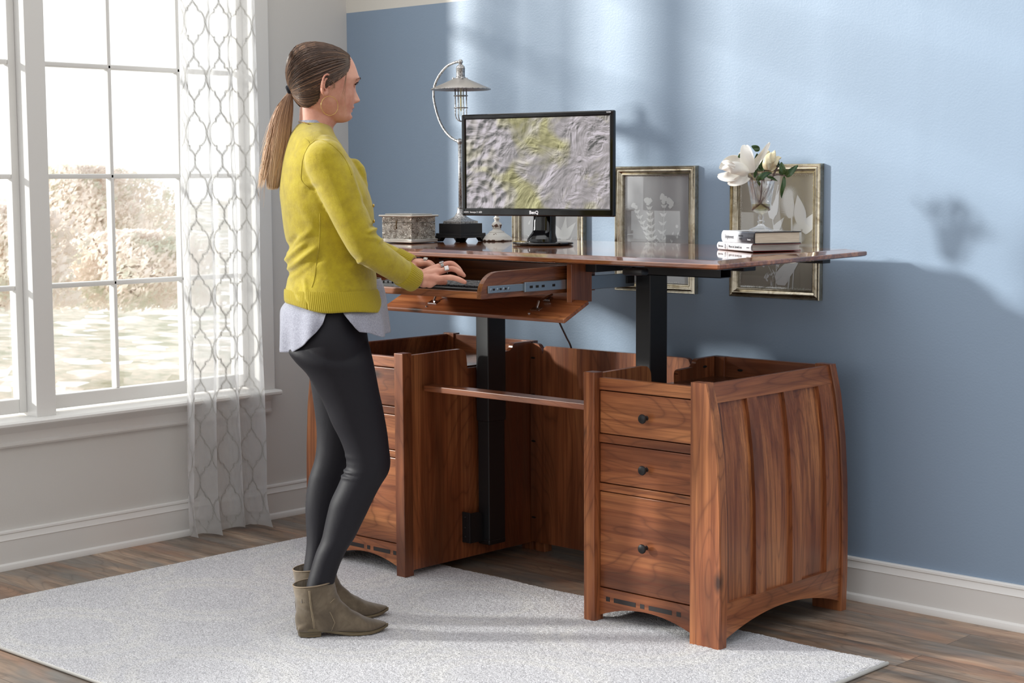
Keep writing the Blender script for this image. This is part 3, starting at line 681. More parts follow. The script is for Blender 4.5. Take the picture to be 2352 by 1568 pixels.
monitor()
# ---- jewellery box
def ornate(name, base, lo, sc):
    t = NT(name); c = t.coord(); v = t.n('ShaderNodeTexVoronoi'); v.feature = 'SMOOTH_F1'; t.l(c, v.inputs[0]); v.inputs['Scale'].default_value = sc; v.inputs['Smoothness'].default_value = .3
    n = t.noise(c, sc*.8, 3, .5, 2.2); r = t.math('SINE', t.math('MULTIPLY', n, 46)); h = t.math('ADD', t.math('MULTIPLY', r, .5), v.outputs['Distance'])
    t.bsdf(t.mix(t.ramp(h, [(.15, G(1)), (.55, G(0))]), base, lo), .34, .8); t.bump(h, .9, .003); return t.m
def jewel_box():
    a = P(943, 557, 1, -.58); x1, y0 = .967, -.582; x0, y1 = x1-.150, y0+.118; z = top_z(.9, -.45)+.0008
    root = thing('jewelry_box', ((x0+x1)/2, (y0+y1)/2, z), 'small embossed silver box with a hinged lid and clasp beside the lamp', 'box')
    om = ornate('embossed_silver', s2l((226, 220, 210)), s2l((120, 108, 94)), 62); pm = plain('pale_silver', (206, 201, 192), .3, .7, .5, 260)
    b = MB(); b.bbox(x0+.004, x1-.004, y0+.004, y1-.004, z+.008, z+.066, .001); b.build('body', om, root)
    b = MB(); b.bbox(x0-.002, x1+.002, y0-.002, y1+.002, z, z+.009, .003); b.tube([(x0, y0, z+.0095), (x1, y0, z+.0095), (x1, y1, z+.0095), (x0, y1, z+.0095)], .003, 8, True, True); b.build('base_moulding', pm, root)
    b = MB(); b.bbox(x0+.004, x1-.004, y0+.004, y1-.004, z+.0668, z+.086, .001); lid = b.build('lid', om, root)
    b = MB(); b.bbox(x0-.003, x1+.003, y0-.003, y1+.003, z+.085, z+.0915, .003); b.bbox(x0+.010, x1-.010, y0+.010, y1-.010, z+.090, z+.0955, .003)
    # rope edge
    for (p, q) in (((x0-.003, y0-.003), (x1+.003, y0-.003)), ((x1+.003, y0-.003), (x1+.003, y1+.003)), ((x1+.003, y1+.003), (x0-.003, y1+.003)), ((x0-.003, y1+.003), (x0-.003, y0-.003))):
        L = math.hypot(q[0]-p[0], q[1]-p[1]); n = int(L/.0042)
        for k in range(n): b.sphere((p[0]+(q[0]-p[0])*(k+.5)/n, p[1]+(q[1]-p[1])*(k+.5)/n, z+.0885), .0032, 6)
    b.build('lid_rim', pm, lid, True)
    b = MB(); cx = x1-.070; dk = plain('antique_brass', (110, 92, 70), .35, .9)
    b.tube([(cx, y0+.002, z+.076), (cx+.001, y0-.002, z+.068), (cx-.001, y0-.002, z+.056), (cx, y0-.001, z+.046)], [.0015, .0028, .002, .003], 8)
    b.tube([(cx-.005+.005*math.cos(a), y0-.003, z+.050+.007*math.sin(a)) for a in np.linspace(0, 2*math.pi, 16, endpoint=False)], .0012, 6, True, True); b.build('clasp', dk, root, True)
jewel_box()
# ---- lantern desk lamp
def lamp():
    t = NT('brushed_pewter'); c = t.coord(); n = t.noise(c, 180, 4, .7); t.bsdf(t.ramp(n, [(.36, s2l((92, 90, 90))), (.5, s2l((176, 174, 173))), (.7, s2l((212, 210, 208)))]), .32, .85); t.bump(n, .5, .002); pewter = t.m
    g0 = PT(1061, 549); cx, cy = .992, -.378; z = top_z(cx, cy)+.001
    root = thing('desk_lamp', (cx, cy, z), 'pewter lantern desk lamp with a curved arm and stepped black base', 'lamp')
    hw = .0635
    b = MB()
    for sx in (-1, 1):
        for sy in (-1, 1):
            fx, fy = cx+sx*hw, cy+sy*hw
            pr = [(0, 0), (.022, 0), (.027, .006), (.034, .013), (0, .013)]
            b.prism([(fx-sx*a, z+zz) for a, zz in pr], 'y', *sorted((fy, fy-sy*.022))); b.prism([(fy-sy*a, z+zz) for a, zz in pr], 'x', *sorted((fx, fx-sx*.022)))
    b.bbox(cx-hw, cx+hw, cy-hw, cy+hw, z+.0125, z+.0195, .001); b.bbox(cx-hw+.004, cx+hw-.004, cy-hw+.004, cy+hw-.004, z+.0195, z+.0275, .001)
    b.bbox(cx-.0515, cx+.0515, cy-.0515, cy+.0515, z+.027, z+.060, .001); b.build('plinth', M['black_wood'], root)
    m = MB(); R = []
    for h, r, k in ((.060, .043, .15), (.067, .043, .15), (.069, .040, .3), (.074, .030, .5), (.083, .0195, .8), (.096, .0125, 1), (.108, .0095, 1), (.110, .0115, 1), (.112, .0115, 1), (.114, .0075, 1)):
        ring = []
        for a in np.linspace(0, 2*math.pi, 32, endpoint=False):
            ca, sa = math.cos(a), math.sin(a); sq = 1/max(abs(ca), abs(sa)); rr = r*(k+(1-k)*sq); ring.append((cx+rr*ca, cy+rr*sa, z+h))
        R.append(ring)
    m.rings(R); m.build('foot', pewter, root, .5)
    dp = (np.array([cx, cy, 0])-CAM)@FWH
    top = W(1060, 325, dp); pl = MB(); pl.tube([(cx, cy, z+.11), (cx, cy, top[2])], .0062, 14); pl.build('pole', pewter, root, True)
    bl = MB(); bl.sphere((cx, cy, top[2]), .0105, 18); pole_ball = bl.build('joint', pewter, root, True)
    # arc, in a vertical plane along -x
    def ax(px, py):  # point in plane y = cy
        q = P(px, py, 1, cy); return (q[0], cy, q[2])
    arc = [ax(1058, 324), ax(1046, 322), ax(1028, 308), ax(1012, 283), ax(1001, 250), ax(996, 220), ax(999, 195), ax(1010, 172), ax(1026, 153), ax(1043, 144), ax(1053, 142)]
    tb = MB(); tb.tube(spline(arc, 50), .0044, 12); tb.build('arm', pewter, root, True)
    hx = ax(1057.5, 142); hd = MB(); hd.sphere((hx[0], cy, hx[2]), .0085, 16); hd.build('joint', pewter, root, True)
    x = ax(1058, 170)[0]; zt = lambda py: ax(1058, py)[2]
    s = MB(); s.lathe([(.004, zt(146)), (.006, zt(148)), (.013, zt(152)), (.0145, zt(156)), (.0155, zt(157)), (.0145, zt(158.5)), (.0145, zt(176)), (.0165, zt(177)), (.0165, zt(180)), (.012, zt(181))], (x, cy, 0), 32); s.build('socket', pewter, root, .6)
    s = MB(); s.lathe([(.016, zt(179)), (.022, zt(180.5)), (.060, zt(192)), (.097, zt(203)), (.0995, zt(204.5)), (.0995, zt(206)), (.097, zt(206.5)), (.093, zt(205)), (.058, zt(194.5)), (.016, zt(182))], (x, cy, 0), 64, None, False)
    sh = s.build('shade', plain('brushed_nickel_shade', (172, 168, 164), .42, .75, .06, 300), root, .7)
    r_ = MB(); zz = zt(205.3); r_.tube([(x+.099*math.cos(a), cy+.099*math.sin(a), zz) for a in np.linspace(0, 2*math.pi, 64, endpoint=False)], .0018, 8, True, True)
    for k in range(3): a = math.radians(-43+120*k+8); r_.sphere((x+.026*math.cos(a), cy+.026*math.sin(a), zt(180.5)), .0048, 12)
    r_.build('shade_rim', pewter, sh, True)
    cg = MB(); rc = .0205; zt0, zt1 = zt(204), zt(262)
    for a in (math.radians(20), math.radians(110)):
        pts = [(x+rc*math.cos(a), cy+rc*math.sin(a), zt0), (x+rc*math.cos(a), cy+rc*math.sin(a), zt1)]
        for q in np.linspace(0, math.pi, 13)[1:-1]: pts.append((x+rc*math.cos(q)*math.cos(a), cy+rc*math.cos(q)*math.sin(a), zt1-.024*math.sin(q)))
        pts += [(x-rc*math.cos(a), cy-rc*math.sin(a), zt1), (x-rc*math.cos(a), cy-rc*math.sin(a), zt0)]
        cg.tube(pts, .0019, 8)
    for py in (220, 247.5): cg.tube([(x+(rc+.002)*math.cos(a), cy+(rc+.002)*math.sin(a), zt(py)) for a in np.linspace(0, 2*math.pi, 40, endpoint=False)], .0016, 8, True, True)
    cg.build('cage', pewter, root, True)
    bu = MB(); bu.lathe([(.009, zt(200)), (.0095, zt(206)), (.0095, zt(256)), (.0082, zt(262)), (.005, zt(266)), (.0005, zt(267.5))], (x, cy, 0), 28); bulb = bu.build('bulb', glass_mat('bulb_glass', (.96, .97, .95, 1), 1.6, .02), root, True)
    fi = MB()
    for k in range(4): a = k*math.pi/2+.3; fi.tube([(x+.0035*math.cos(a), cy+.0035*math.sin(a), zt(208)), (x+.0028*math.cos(a), cy+.0028*math.sin(a), zt(254))], .0005, 5)
    fi.tube([(x, cy, zt(204)), (x, cy, zt(256))], .0011, 6); fi.build('filament', plain('filament', (206, 190, 140), .4, .3), bulb)
lamp()
# ---- distressed candlestick behind the monitor
def candlestick():
    t = NT('chipped_white_paint'); c = t.coord(); n = t.noise(c, 60, 4, .6, .5); sp = t.n('ShaderNodeSeparateXYZ'); t.l(c, sp.inputs[0]); z0 = top_z(1.15, -.37)
    band = t.math('ADD', t.ramp(t.math('SUBTRACT', sp.outputs[2], z0), [(.0, G(.16)), (.008, G(0))]), t.math('MULTIPLY', t.ramp(t.math('ABSOLUTE', t.math('SUBTRACT', sp.outputs[2], z0+.051)), [(.0, G(.14)), (.009, G(0))]), 1))
    f = t.ramp(t.math('ADD', n, band), [(.615, G(0)), (.63, G(1))]); t.bsdf(t.mix(f, s2l((232, 228, 220)), s2l((104, 76, 62))), .5); t.bump(f, -.5, .002)
    c0 = PT(1141, 554.5); cx, cy = float(c0[0]), float(c0[1])+.0; dp = (c0-CAM)@FWH; cx, cy = [float((c0+FWH*.045)[i]) for i in (0, 1)]; z = top_z(cx, cy)+.001
    root = thing('candlestick', (cx, cy, z), 'chipped white turned candlestick standing half behind the monitor', 'candle holder')
    b = MB(); b.lathe([(.052, 0), (.053, .003), (.051, .008), (.046, .0125), (.0455, .014), (.036, .020), (.029, .025), (.0265, .0265), (.0255, .030), (.0165, .034), (.0145, .036), (.0130, .041), (.0155, .043), (.0158, .0445), (.0145, .046), (.0175, .051), (.0165, .056), (.012, .061), (.0075, .064), (.0068, .068), (.0085, .071), (.008, .073), (.012, .075), (.006, .080), (.006, .12), (.010, .14), (.007, .165), (.03, .175), (.032, .182), (.005, .184)], (cx, cy, z), 48)
    b.build('turned_stem', t.m, root, .7)
    w = MB(); w.lathe([(.011, .184), (.0115, .187), (.0115, .23), (.010, .233), (.001, .232)], (cx, cy, z), 24); w.build('candle', plain('ivory_wax', (236, 228, 208), .5), root, .7)
candlestick()
# ---- wall frames with pressed-plant prints
def framed(x0, x1, z0, z1, label, seed, plants, bg, lean=0):
    root = thing('picture_frame', ((x0+x1)/2, -.0, z0), label, 'picture', 'botanical prints in silver-gilt frames')
    prof = [(0, 0), (0, -.018), (.002, -.021), (.0055, -.0205), (.0065, -.018), (.009, -.0175), (.0145, -.0225), (.0165, -.0225), (.0185, -.0195), (.0245, -.013), (.026, -.0145), (.0285, -.0145), (.030, -.011), (.030, 0)]
    t = NT('silver_gilt_%d' % seed); c = t.coord(rnd=5); n = t.noise(c, 34, 4, .65, .6)
    t.bsdf(t.ramp(n, [(.28, s2l((92, 74, 54))), (.34, s2l((168, 156, 132))), (.55, s2l((206, 198, 180))), (.75, s2l((190, 176, 146)))]), .2, 1); t.bump(n, .15, .001)
    mb = MB(); R = []
    for cx_, cz_, sx, sz in ((x0, z0, 1, 1), (x1, z0, -1, 1), (x1, z1, -1, -1), (x0, z1, 1, -1)): R.append([(cx_+sx*a, y-.001, cz_+sz*a) for a, y in prof])
    R.append(R[0]); mb.rings(R, False, False, True); mb.build('frame', t.m, root, .5)
    ix0, ix1, iz0, iz1 = x0+.028, x1-.028, z0+.028, z1-.028
    t = NT('antiqued_print_%d' % seed); c = t.coord(); n = t.noise(c, 7, 4, .6); sp = t.n('ShaderNodeSeparateXYZ'); t.l(c, sp.inputs[0])
    ex = t.math('MINIMUM', t.math('SUBTRACT', sp.outputs[0], ix0), t.math('SUBTRACT', ix1, sp.outputs[0])); ez = t.math('MINIMUM', t.math('SUBTRACT', sp.outputs[2], iz0), t.math('SUBTRACT', iz1, sp.outputs[2]))
    ed = t.math('ADD', t.math('MINIMUM', ex, ez), t.math('MULTIPLY', t.math('SUBTRACT', t.noise(c, 260, 3), .5), .035))
    col = t.mix(n, s2l(bg), s2l(tuple(int(v*.9) for v in bg))); col = t.mix(t.ramp(ed, [(.002, G(.85)), (.006, G(0))]), col, s2l((214, 214, 208)))
    t.bsdf(col, .55)
    pm = mk([(ix0, -.004, iz0), (ix1, -.004, iz0), (ix1, -.004, iz1), (ix0, -.004, iz1)], [(0, 1, 2, 3)]); pr = put('print', pm, t.m, root)
    pl = MB(); ww, hh = ix1-ix0, iz1-iz0
    def X(u): return ix0+u*ww
    def Z(v): return iz0+v*hh
    yy = [-.0042]
    def poly(pts):
        yy[0] -= .000004; pl.add([(X(min(max(u, .005), .995)), yy[0], Z(min(max(v, .005), .995))) for u, v in pts], [tuple(range(len(pts)))[::-1]])
    asp = ww/hh
    def leaf(u, v, ang, L, wd, k=.45):
        a = math.radians(ang); up = []; dn = []
        for s in np.linspace(0, 1, 9):
            w = wd*math.sin(math.pi*s**k)**1.0 if 0 < s < 1 else 0
            up.append((s*L, w)); dn.append((s*L, -w))
        pts = up+dn[1:-1][::-1]
        poly([(u+(x*math.cos(a)-y*math.sin(a))/asp*1.0, v+(x*math.sin(a)+y*math.cos(a))) for x, y in pts])
    def stem(pts, w):
        p = spline(pts, 14); n_ = len(p)
        for i in range(n_-1):
            d = p[i+1]-p[i]; l = math.hypot(*d)+1e-9; nx, ny = -d[1]/l*w, d[0]/l*w
            poly([(p[i][0]+nx, p[i][1]+ny), (p[i+1][0]+nx, p[i+1][1]+ny), (p[i+1][0]-nx, p[i+1][1]-ny), (p[i][0]-nx, p[i][1]-ny)])
    def blob(u, v, r, n_=14, jag=.25, rr=random.Random(seed)):
        poly([(u+r/asp*(1+jag*rr.uniform(-1, 1))*math.cos(a), v+r*(1+jag*rr.uniform(-1, 1))*math.sin(a)) for a in np.linspace(0, 2*math.pi, n_, endpoint=False)])
    def thistle(u, v, w, h, ang=0):
        a0 = math.radians(ang)
        poly([(u+(w*.55*math.cos(a)*math.cos(a0)-h*.5*math.sin(a)*math.sin(a0))/asp, v+w*.55*math.cos(a)*math.sin(a0)+h*.5*math.sin(a)*math.cos(a0)) for a in np.linspace(0, 2*math.pi, 20, endpoint=False)])
        for a in np.linspace(0, 2*math.pi, 70, endpoint=False):
            bx, bz = w*.5*math.cos(a), h*.46*math.sin(a); tx, tz = bx+w*.95*math.cos(a)*1.0, bz+abs(w)*.8*(math.sin(a)*.7+.5); e = .0055
            poly([(u+(bx-e)/asp, v+bz), (u+(bx+e)/asp, v+bz+e), (u+tx/asp, v+tz)])
    plants(leaf, stem, blob, thistle)
    pl.build('pressed_plants', plain('print_silhouette_%d' % seed, (208, 211, 212), .6), pr)
    MB().box(ix0-.001, ix1+.001, -.0068, -.0056, iz0-.001, iz1+.001).build('glass', glass_mat('picture_glass_%d' % seed, (.99, .99, .99, 1), 1.5), root)
    bk = MB(); bk.box(x0+.004, x1-.004, -.0035, -.0005, z0+.004, z1-.004); bk.build('backing', M['black_ink'], root)
def pl_flowers(leaf, stem, blob, thistle):
    for u0, v0, u1, v1 in ((.44, .34, .16, .70), (.44, .34, .38, .74), (.55, .22, .62, .78)):
        stem([(u0, v0-.3), (u0, v0), ((u0+u1)/2+.01, (v0+v1)/2), (u1, v1)], .0035)
        for k in range(7):
            s = k/7; u = u0+(u1-u0)*s; v = v0+(v1-v0)*s; L = .085*(1-.5*s)
            leaf(u, v, 40, L, .013); leaf(u, v, 145, L, .013)
    for u, v, r in ((.15, .715, .028), (.19, .70, .018), (.35, .765, .03), (.40, .76, .025), (.37, .735, .02), (.58, .80, .03), (.63, .78, .03), (.68, .76, .032), (.72, .74, .028), (.70, .71, .02), (.60, .755, .025)): blob(u, v, r)
    leaf(.60, .30, 80, .16, .02); leaf(.56, .28, 120, .14, .018); leaf(.52, .22, 100, .13, .03); blob(.80, .53, .016, 14, .02)
    for k in range(16):
        a = random.uniform(20, 160); leaf(.72+random.uniform(-.12, .12), .36+random.uniform(-.1, .1), a, .035, .007)
    stem([(.62, 0), (.66, .2), (.70, .36)], .003); stem([(.66, .2), (.84, .3)], .002); leaf(.84, .22, 80, .08, .01); leaf(.3, .06, 80, .10, .03); leaf(.2, .1, 100, .12, .03)
    for k in range(9): leaf(.12+.03*k, .30-.02*k, 100+6*k, .09, .012)
def pl_thistle(leaf, stem, blob, thistle):
    thistle(.67, .72, .085, .21); stem([(.70, .62), (.70, .3), (.66, 0)], .010); thistle(.79, .47, .06, .14); stem([(.79, .41), (.74, .2), (.72, 0)], .007)
    leaf(.84, .52, 100, .30, .06, .8); leaf(.86, .52, 50, .22, .05); leaf(.84, .50, 25, .18, .035)
    stem([(.50, .0), (.50, .4), (.45, .62), (.52, .9)], .005)
    for u, v, a, L in ((.45, .62, 75, .25), (.46, .60, 110, .22), (.47, .5, 50, .16), (.46, .42, 130, .16), (.48, .40, 60, .14), (.40, .30, 110, .2), (.5, .32, 150, .2), (.36, .2, 80, .15)): leaf(u, v, a, L, .035)
    leaf(.52, .04, 55, .34, .07); leaf(.58, .10, 45, .3, .05); 
    for k in range(12): leaf(.44+random.uniform(-.12, .1), .12+random.uniform(-.1, .1), random.uniform(30, 150), .06, .008)
    stem([(.45, 0), (.46, .1), (.40, .2)], .003); stem([(.46, .1), (.55, .22)], .003)
    thistle(.74, .30, .05, .1)
def pl_leaf(leaf, stem, blob, thistle):
    stem([(.72, 0), (.74, .2), (.70, .5)], .005)
    for u, v, a, L in ((.72, .2, 60, .25), (.72, .22, 120, .25), (.73, .1, 35, .2), (.72, .12, 150, .22), (.72, .36, 80, .26), (.70, .4, 130, .2), (.74, .4, 45, .22), (.72, .02, 100, .14)): leaf(u, v, a, L, .045)
    for k in range(30): leaf(.25+random.uniform(-.12, .1), .3+random.uniform(-.25, .3), random.uniform(20, 160), .06, .010)
    stem([(.25, 0), (.26, .6)], .003)
framed(.892, 1.225, .905, 1.318, 'framed white plant print on the blue wall, mostly hidden behind the monitor', 1, pl_leaf, (178, 180, 184))
framed(1.366, 1.701, .905, 1.320, 'framed print of small white flowers on the wall, just right of the monitor', 2, pl_flowers, (172, 173, 176))
framed(1.838, 2.173, .905, 1.322, 'framed print of white thistles on the wall behind the flower vase', 3, pl_thistle, (158, 153, 141))
# ---- books
def book(c, ang, L, Wd, z0, th, label, cover, pages, spine_parts, nm='book', round_sp=.004, cc=None):
    "c = near corner on the spine side; spine runs along ang; pages face along ang's end"
    T = Matrix.Translation((c[0], c[1], z0))@Matrix.Rotation(ang, 4, 'Z')   # local x: spine direction (towards left end), local y: away from the spine
    root = thing(nm, (c[0], c[1], z0), label, 'book', 'books stacked under the vase')
    b = MB(); ct = .0024; e = .003
    b.bbox(0, L, 0, Wd, 0, ct, .0008, T); b.bbox(0, L, 0, Wd, th-ct, th, .0008, T)
    n = 10; R = []
    for x in (0, L): R.append([tuple(T@Vector((x, -round_sp*math.sin(math.pi*k/n)+.0005, th*k/n))) for k in range(n+1)]+[tuple(T@Vector((x, -round_sp*math.sin(math.pi*k/n)+.003, th*k/n))) for k in range(n, -1, -1)])
    b.rings(R); b.build('cover', cover, root)
    p = MB(); p.box(e, L-e, .003, Wd-e*1.5, ct, th-ct, T); p.build('pages', pages, root)
    return root, T
t = NT('page_block'); c = t.coord(scale=(1, 1, 60)); n = t.noise(c, 18, 2); t.bsdf(t.ramp(n, [(.35, s2l((196, 182, 160))), (.6, s2l((226, 214, 194)))]), .85); M['pages'] = t.m
t = NT('white_page_block'); c = t.coord(scale=(1, 1, 60)); n = t.noise(c, 18, 2); t.bsdf(t.ramp(n, [(.35, s2l((200, 194, 184))), (.6, s2l((232, 228, 220)))]), .85); M['pages2'] = t.m
def books():
    A = np.array([2.025, -.334]); B = PT(1727, 580.5)[:2]; A = PT(1650, 573)[:2]; C_ = PT(1851, 577.5)[:2]
    d = (A-B); L = float(np.hypot(*d)); ang = math.atan2(d[1], d[0])         # spine runs from B (near) to A (left)
    nrm = np.array([-math.sin(ang), math.cos(ang)]); side = float((C_-B)@nrm); 
    zz = max(top_z(*A), top_z(*C_), top_z(*B))+.0012
    # local y must point from the spine towards the pages' fore edge
    flip = side < 0
    W1 = .160
    def mkbook(org, L, Wd, z0, th, label, cov, pg, cap, lab):
        Tm = Matrix.Translation((org[0], org[1], z0))@Matrix.Rotation(ang, 4, 'Z')
        if flip: Tm = Tm@Matrix.Diagonal((1, -1, 1, 1))
        root = thing('book', (org[0], org[1], z0), label, 'book', 'books stacked under the vase')
        b = MB(); ct = .0022
        b.bbox(0, L, .001, Wd, 0, ct, .0007, Tm); b.bbox(0, L, .001, Wd, th-ct, th, .0007, Tm)
        b.build('cover_boards', cap, root)
        n = 12; R = []; b = MB()
        for x in (-.0006, L+.0006): R.append([tuple(Tm@Vector((x, .002-.0065*math.sin(math.pi*k/n)**.5, -.0002+(th+.0004)*k/n))) for k in range(n+1)]+[tuple(Tm@Vector((x, .0045-.0065*math.sin(math.pi*k/n)**.5, -.0002+(th+.0004)*k/n))) for k in range(n, -1, -1)])
        b.rings(R); b.bbox(-.0006, L+.0006, .001, Wd+.001, th-.0002, th+.0006, .0002, Tm); sp = b.build('dust_jacket', cov, root)
        p = MB(); p.box(.003, L-.003, .003, Wd-.004, ct, th-ct, Tm); p.build('pages', pg, root)
        # writing on the spine reads from the left end towards the near corner
        for s, u, v, size, al, mat, sq in lab:
            base = Tm@Matrix.Translation((L-u, -.0052, v))
            X = (Tm.to_3x3()@Vector((-1, 0, 0))).normalized(); Zv = Vector((0, 0, 1)); Y = X.cross(Zv)
            R3 = Matrix((X, Zv, Y*1.0)).transposed()      # text x->X, text y->Z
            Mt = Matrix.Translation(base.translation)@R3.to_4x4()
            text('spine_text', s, size, Mt, mat, root, .0002, al, .0, sq)
        return root
    t = NT('grey_fading_jacket'); c = t.coord('Object'); sp = t.n('ShaderNodeVectorMath', operation='DOT_PRODUCT'); t.l(c, sp.inputs[0]); dn = d/np.hypot(*d); sp.inputs[1].default_value = (-dn[0], -dn[1], 0)
    u0 = float(-(dn@A)); f = t.math('SUBTRACT', sp.outputs['Value'], u0)
    t.bsdf(t.ramp(f, [(.0, s2l((236, 238, 242))), (.115, s2l((226, 229, 234))), (.15, s2l((70, 72, 80))), (.22, s2l((36, 36, 40)))]), .16); jk = t.m
    lo = mkbook(B, L, W1, zz, .0215, 'white-jacketed book with red boards, bottom of the stack under the vase', plain('white_jacket', (236, 235, 240), .2), M['pages2'], plain('red_cloth', (126, 22, 26), .5),
        [('Silverstein', .008, .0108, .0105, 'LEFT', M['black_ink'], .72), ('Where the Sidewalk Ends', .072, .0108, .0115, 'LEFT', M['black_ink'], .66), ('HARPER', .178, .0108, .005, 'LEFT', M['black_ink'], 1)])
    mkp = MB(); Tm = Matrix.Translation((B[0], B[1], zz))@Matrix.Rotation(ang, 4, 'Z')
    if flip: Tm = Tm@Matrix.Diagonal((1, -1, 1, 1))
    for uu in (.064, .068): mkp.tube([Tm@Vector((L-uu, -.0050, .002)), Tm@Vector((L-uu+.0015, -.0055, .0108)), Tm@Vector((L-uu, -.0050, .0195))], .0004, 5)
    for k in range(9): mkp.sphere(Tm@Vector((L-.052-.003*math.cos(k*2.1), -.0052, .004+.0016*k)), .0011, 6)
    mkp.build('spine_drawing', M['black_ink'], lo)
    up_org = B+(A-B)/L*.004+np.array([-math.sin(ang), math.cos(ang)])*(-.004 if flip else .004)
    B2 = P(1733.5, 560.5, 2, zz+.0225); up = B2[:2]
    L2 = L-.012
    mkbook(up, L2, .150, zz+.0225, .0335, 'thick grey and white jacketed book right under the vase foot', jk, M['pages'], M['black_ink'],
        [('Enlightenment', .022, .017, .016, 'LEFT', plain('soft_black_print', (70, 70, 78), .6), .58), ('MAUREEN', .104, .0215, .0075, 'LEFT', M['black_ink'], .75), ('FREELY', .108, .0125, .0075, 'LEFT', M['black_ink'], .75), ('Overlook', .156, .0115, .006, 'LEFT', M['white_ink'], .8)])
    return zz+.0225+.0335+.0008
zbk = books()
# ---- glass vase with magnolias
def vase():
    dp = 4.835; c0 = W(1747.5, 531, dp); cx, cy = float(c0[0]), float(c0[1]); s = dp/F_PX
    zb = zbk; 
    def z_(py): return zb+(531-py)*s*1.012
    t = NT('clear_glass'); g = t.n('ShaderNodeBsdfGlass'); g.inputs['IOR'].default_value = 1.45; g.inputs['Roughness'].default_value = 0; tr = t.n('ShaderNodeBsdfTransparent'); mx = t.n('ShaderNodeMixShader'); mx.inputs[0].default_value = .55
    t.l(g.outputs[0], mx.inputs[1]); t.l(tr.outputs[0], mx.inputs[2]); t.l(mx.outputs[0], t.out.inputs[0]); gm = t.m
    root = thing('glass_vase', (cx, cy, zb), 'clear footed glass vase half filled with water, standing on the books', 'vase')
    b = MB(); prof = [(.034, z_(531)), (.0345, z_(528)), (.033, z_(527)), (.014, z_(521)), (.008, z_(516)), (.007, z_(514)), (.0105, z_(511.5)), (.0105, z_(509)), (.0065, z_(507)), (.0075, z_(504)), (.0095, z_(500)), (.007, z_(497)), (.0065, z_(495.5)), (.0085, z_(492)), (.017, z_(489)), (.0265, z_(484)), (.0285, z_(470)), (.0395, z_(419)), (.0405, z_(418)), (.0392, z_(417.6)), (.0380, z_(419)), (.0268, z_(471)), (.0245, z_(483)), (.014, z_(487)), (.0005, z_(488))]
    b.lathe(prof, (cx, cy, 0), 56, None, True); b.build('glass_body', gm, root, True)
    w = MB(); w.lathe([(.0005, z_(487)), (.014, z_(486.2)), (.0240, z_(482.3)), (.0262, z_(472)), (.0264, z_(470.5)), (.0005, z_(470.5))], (cx, cy, 0), 48)
    t = NT('pale_water'); g = t.n('ShaderNodeBsdfGlass'); g.inputs['IOR'].default_value = 1.2; g.inputs[0].default_value = s2l((226, 220, 190)); tr = t.n('ShaderNodeBsdfTransparent'); tr.inputs[0].default_value = s2l((230, 226, 205)); mx = t.n('ShaderNodeMixShader'); mx.inputs[0].default_value = .6
    t.l(g.outputs[0], mx.inputs[1]); t.l(tr.outputs[0], mx.inputs[2]); t.l(mx.outputs[0], t.out.inputs[0]); w.build('water', t.m, root, .6)
    # petals: curved sheets
    t = NT('magnolia_petal'); c = t.coord(); n = t.noise(c, 30, 2); col = t.mix(n, s2l((240, 239, 235)), s2l((250, 249, 246))); di = t.n('ShaderNodeBsdfPrincipled'); t.l(col, di.inputs[0]); di.inputs['Roughness'].default_value = .5; tl = t.n('ShaderNodeBsdfTranslucent'); tl.inputs[0].default_value = s2l((246, 240, 226)); mx = t.n('ShaderNodeMixShader'); mx.inputs[0].default_value = .25
    t.l(di.outputs[0], mx.inputs[1]); t.l(tl.outputs[0], mx.inputs[2]); t.l(mx.outputs[0], t.out.inputs[0]); pm = t.m
    t = NT('cream_bud'); c = t.coord(); n = t.noise(c, 160, 4, .7); t.bsdf(t.ramp(n, [(.28, s2l((168, 148, 104))), (.4, s2l((216, 203, 166))), (.7, s2l((228, 218, 186)))]), .55); bm_ = t.m
    t = NT('magnolia_leaf'); c = t.coord(); n = t.noise(c, 40, 3); t.bsdf(t.mix(n, s2l((26, 58, 32)), s2l((72, 98, 48))), .25); lm = t.m
    bk = plain('twig_bark', (92, 74, 70), .7, 0, .5, 200)
    def V(px, py, off=0): return Vector([float(a) for a in W(px, py, dp+off*2.6)])
    toc = Vector((-FWH[0], -FWH[1], 0))
    def sheet(mb, pts, width, cup=.35, nrm=None, shape=None, n=14, m=9, curlw=0):
        "pts: mid-rib control points; width max half-width (m)"
        P_ = spline([tuple(p) for p in pts], n); N = Vector(nrm) if nrm is not None else toc
        R = []
        for i in range(n):
            s_ = i/(n-1); tdir = Vector(P_[min(i+1, n-1)]-P_[max(i-1, 0)]).normalized(); side = tdir.cross(N).normalized(); nn = side.cross(tdir).normalized()
            w = width*(shape(s_) if shape else math.sin(math.pi*min(1, s_*.93+.05)**.8)**.65)
            row = []
            for j in range(m):
                q = -1+2*j/(m-1); row.append(tuple(Vector(P_[i])+side*(w*q)+nn*(cup*w*q*q+.0015*math.sin(9*s_+4*q))))
            R.append(row)
        mb.rings(R, False, False, False)
    def add_sheet(nm, mat, parent, th=.0006, **kw):
        mb = MB(); sheet(mb, **kw); me = mb.mesh(nm)
        o = put(nm, me, mat, parent, True); so = o.modifiers.new('s', 'SOLIDIFY'); so.thickness = th; ss = o.modifiers.new('u', 'SUBSURF'); ss.levels = 1; ss.render_levels = 1; return o
    mg = tag(bpy.data.objects.new('magnolia_blossom', None), 'wide open white magnolia blossom leaning left out of the vase', 'flower'); link(mg); b0 = V(1722, 399); mg.location = b0
    sh = lambda s_: math.sin(math.pi*min(1, (s_*.9+.08))**.75)**.55
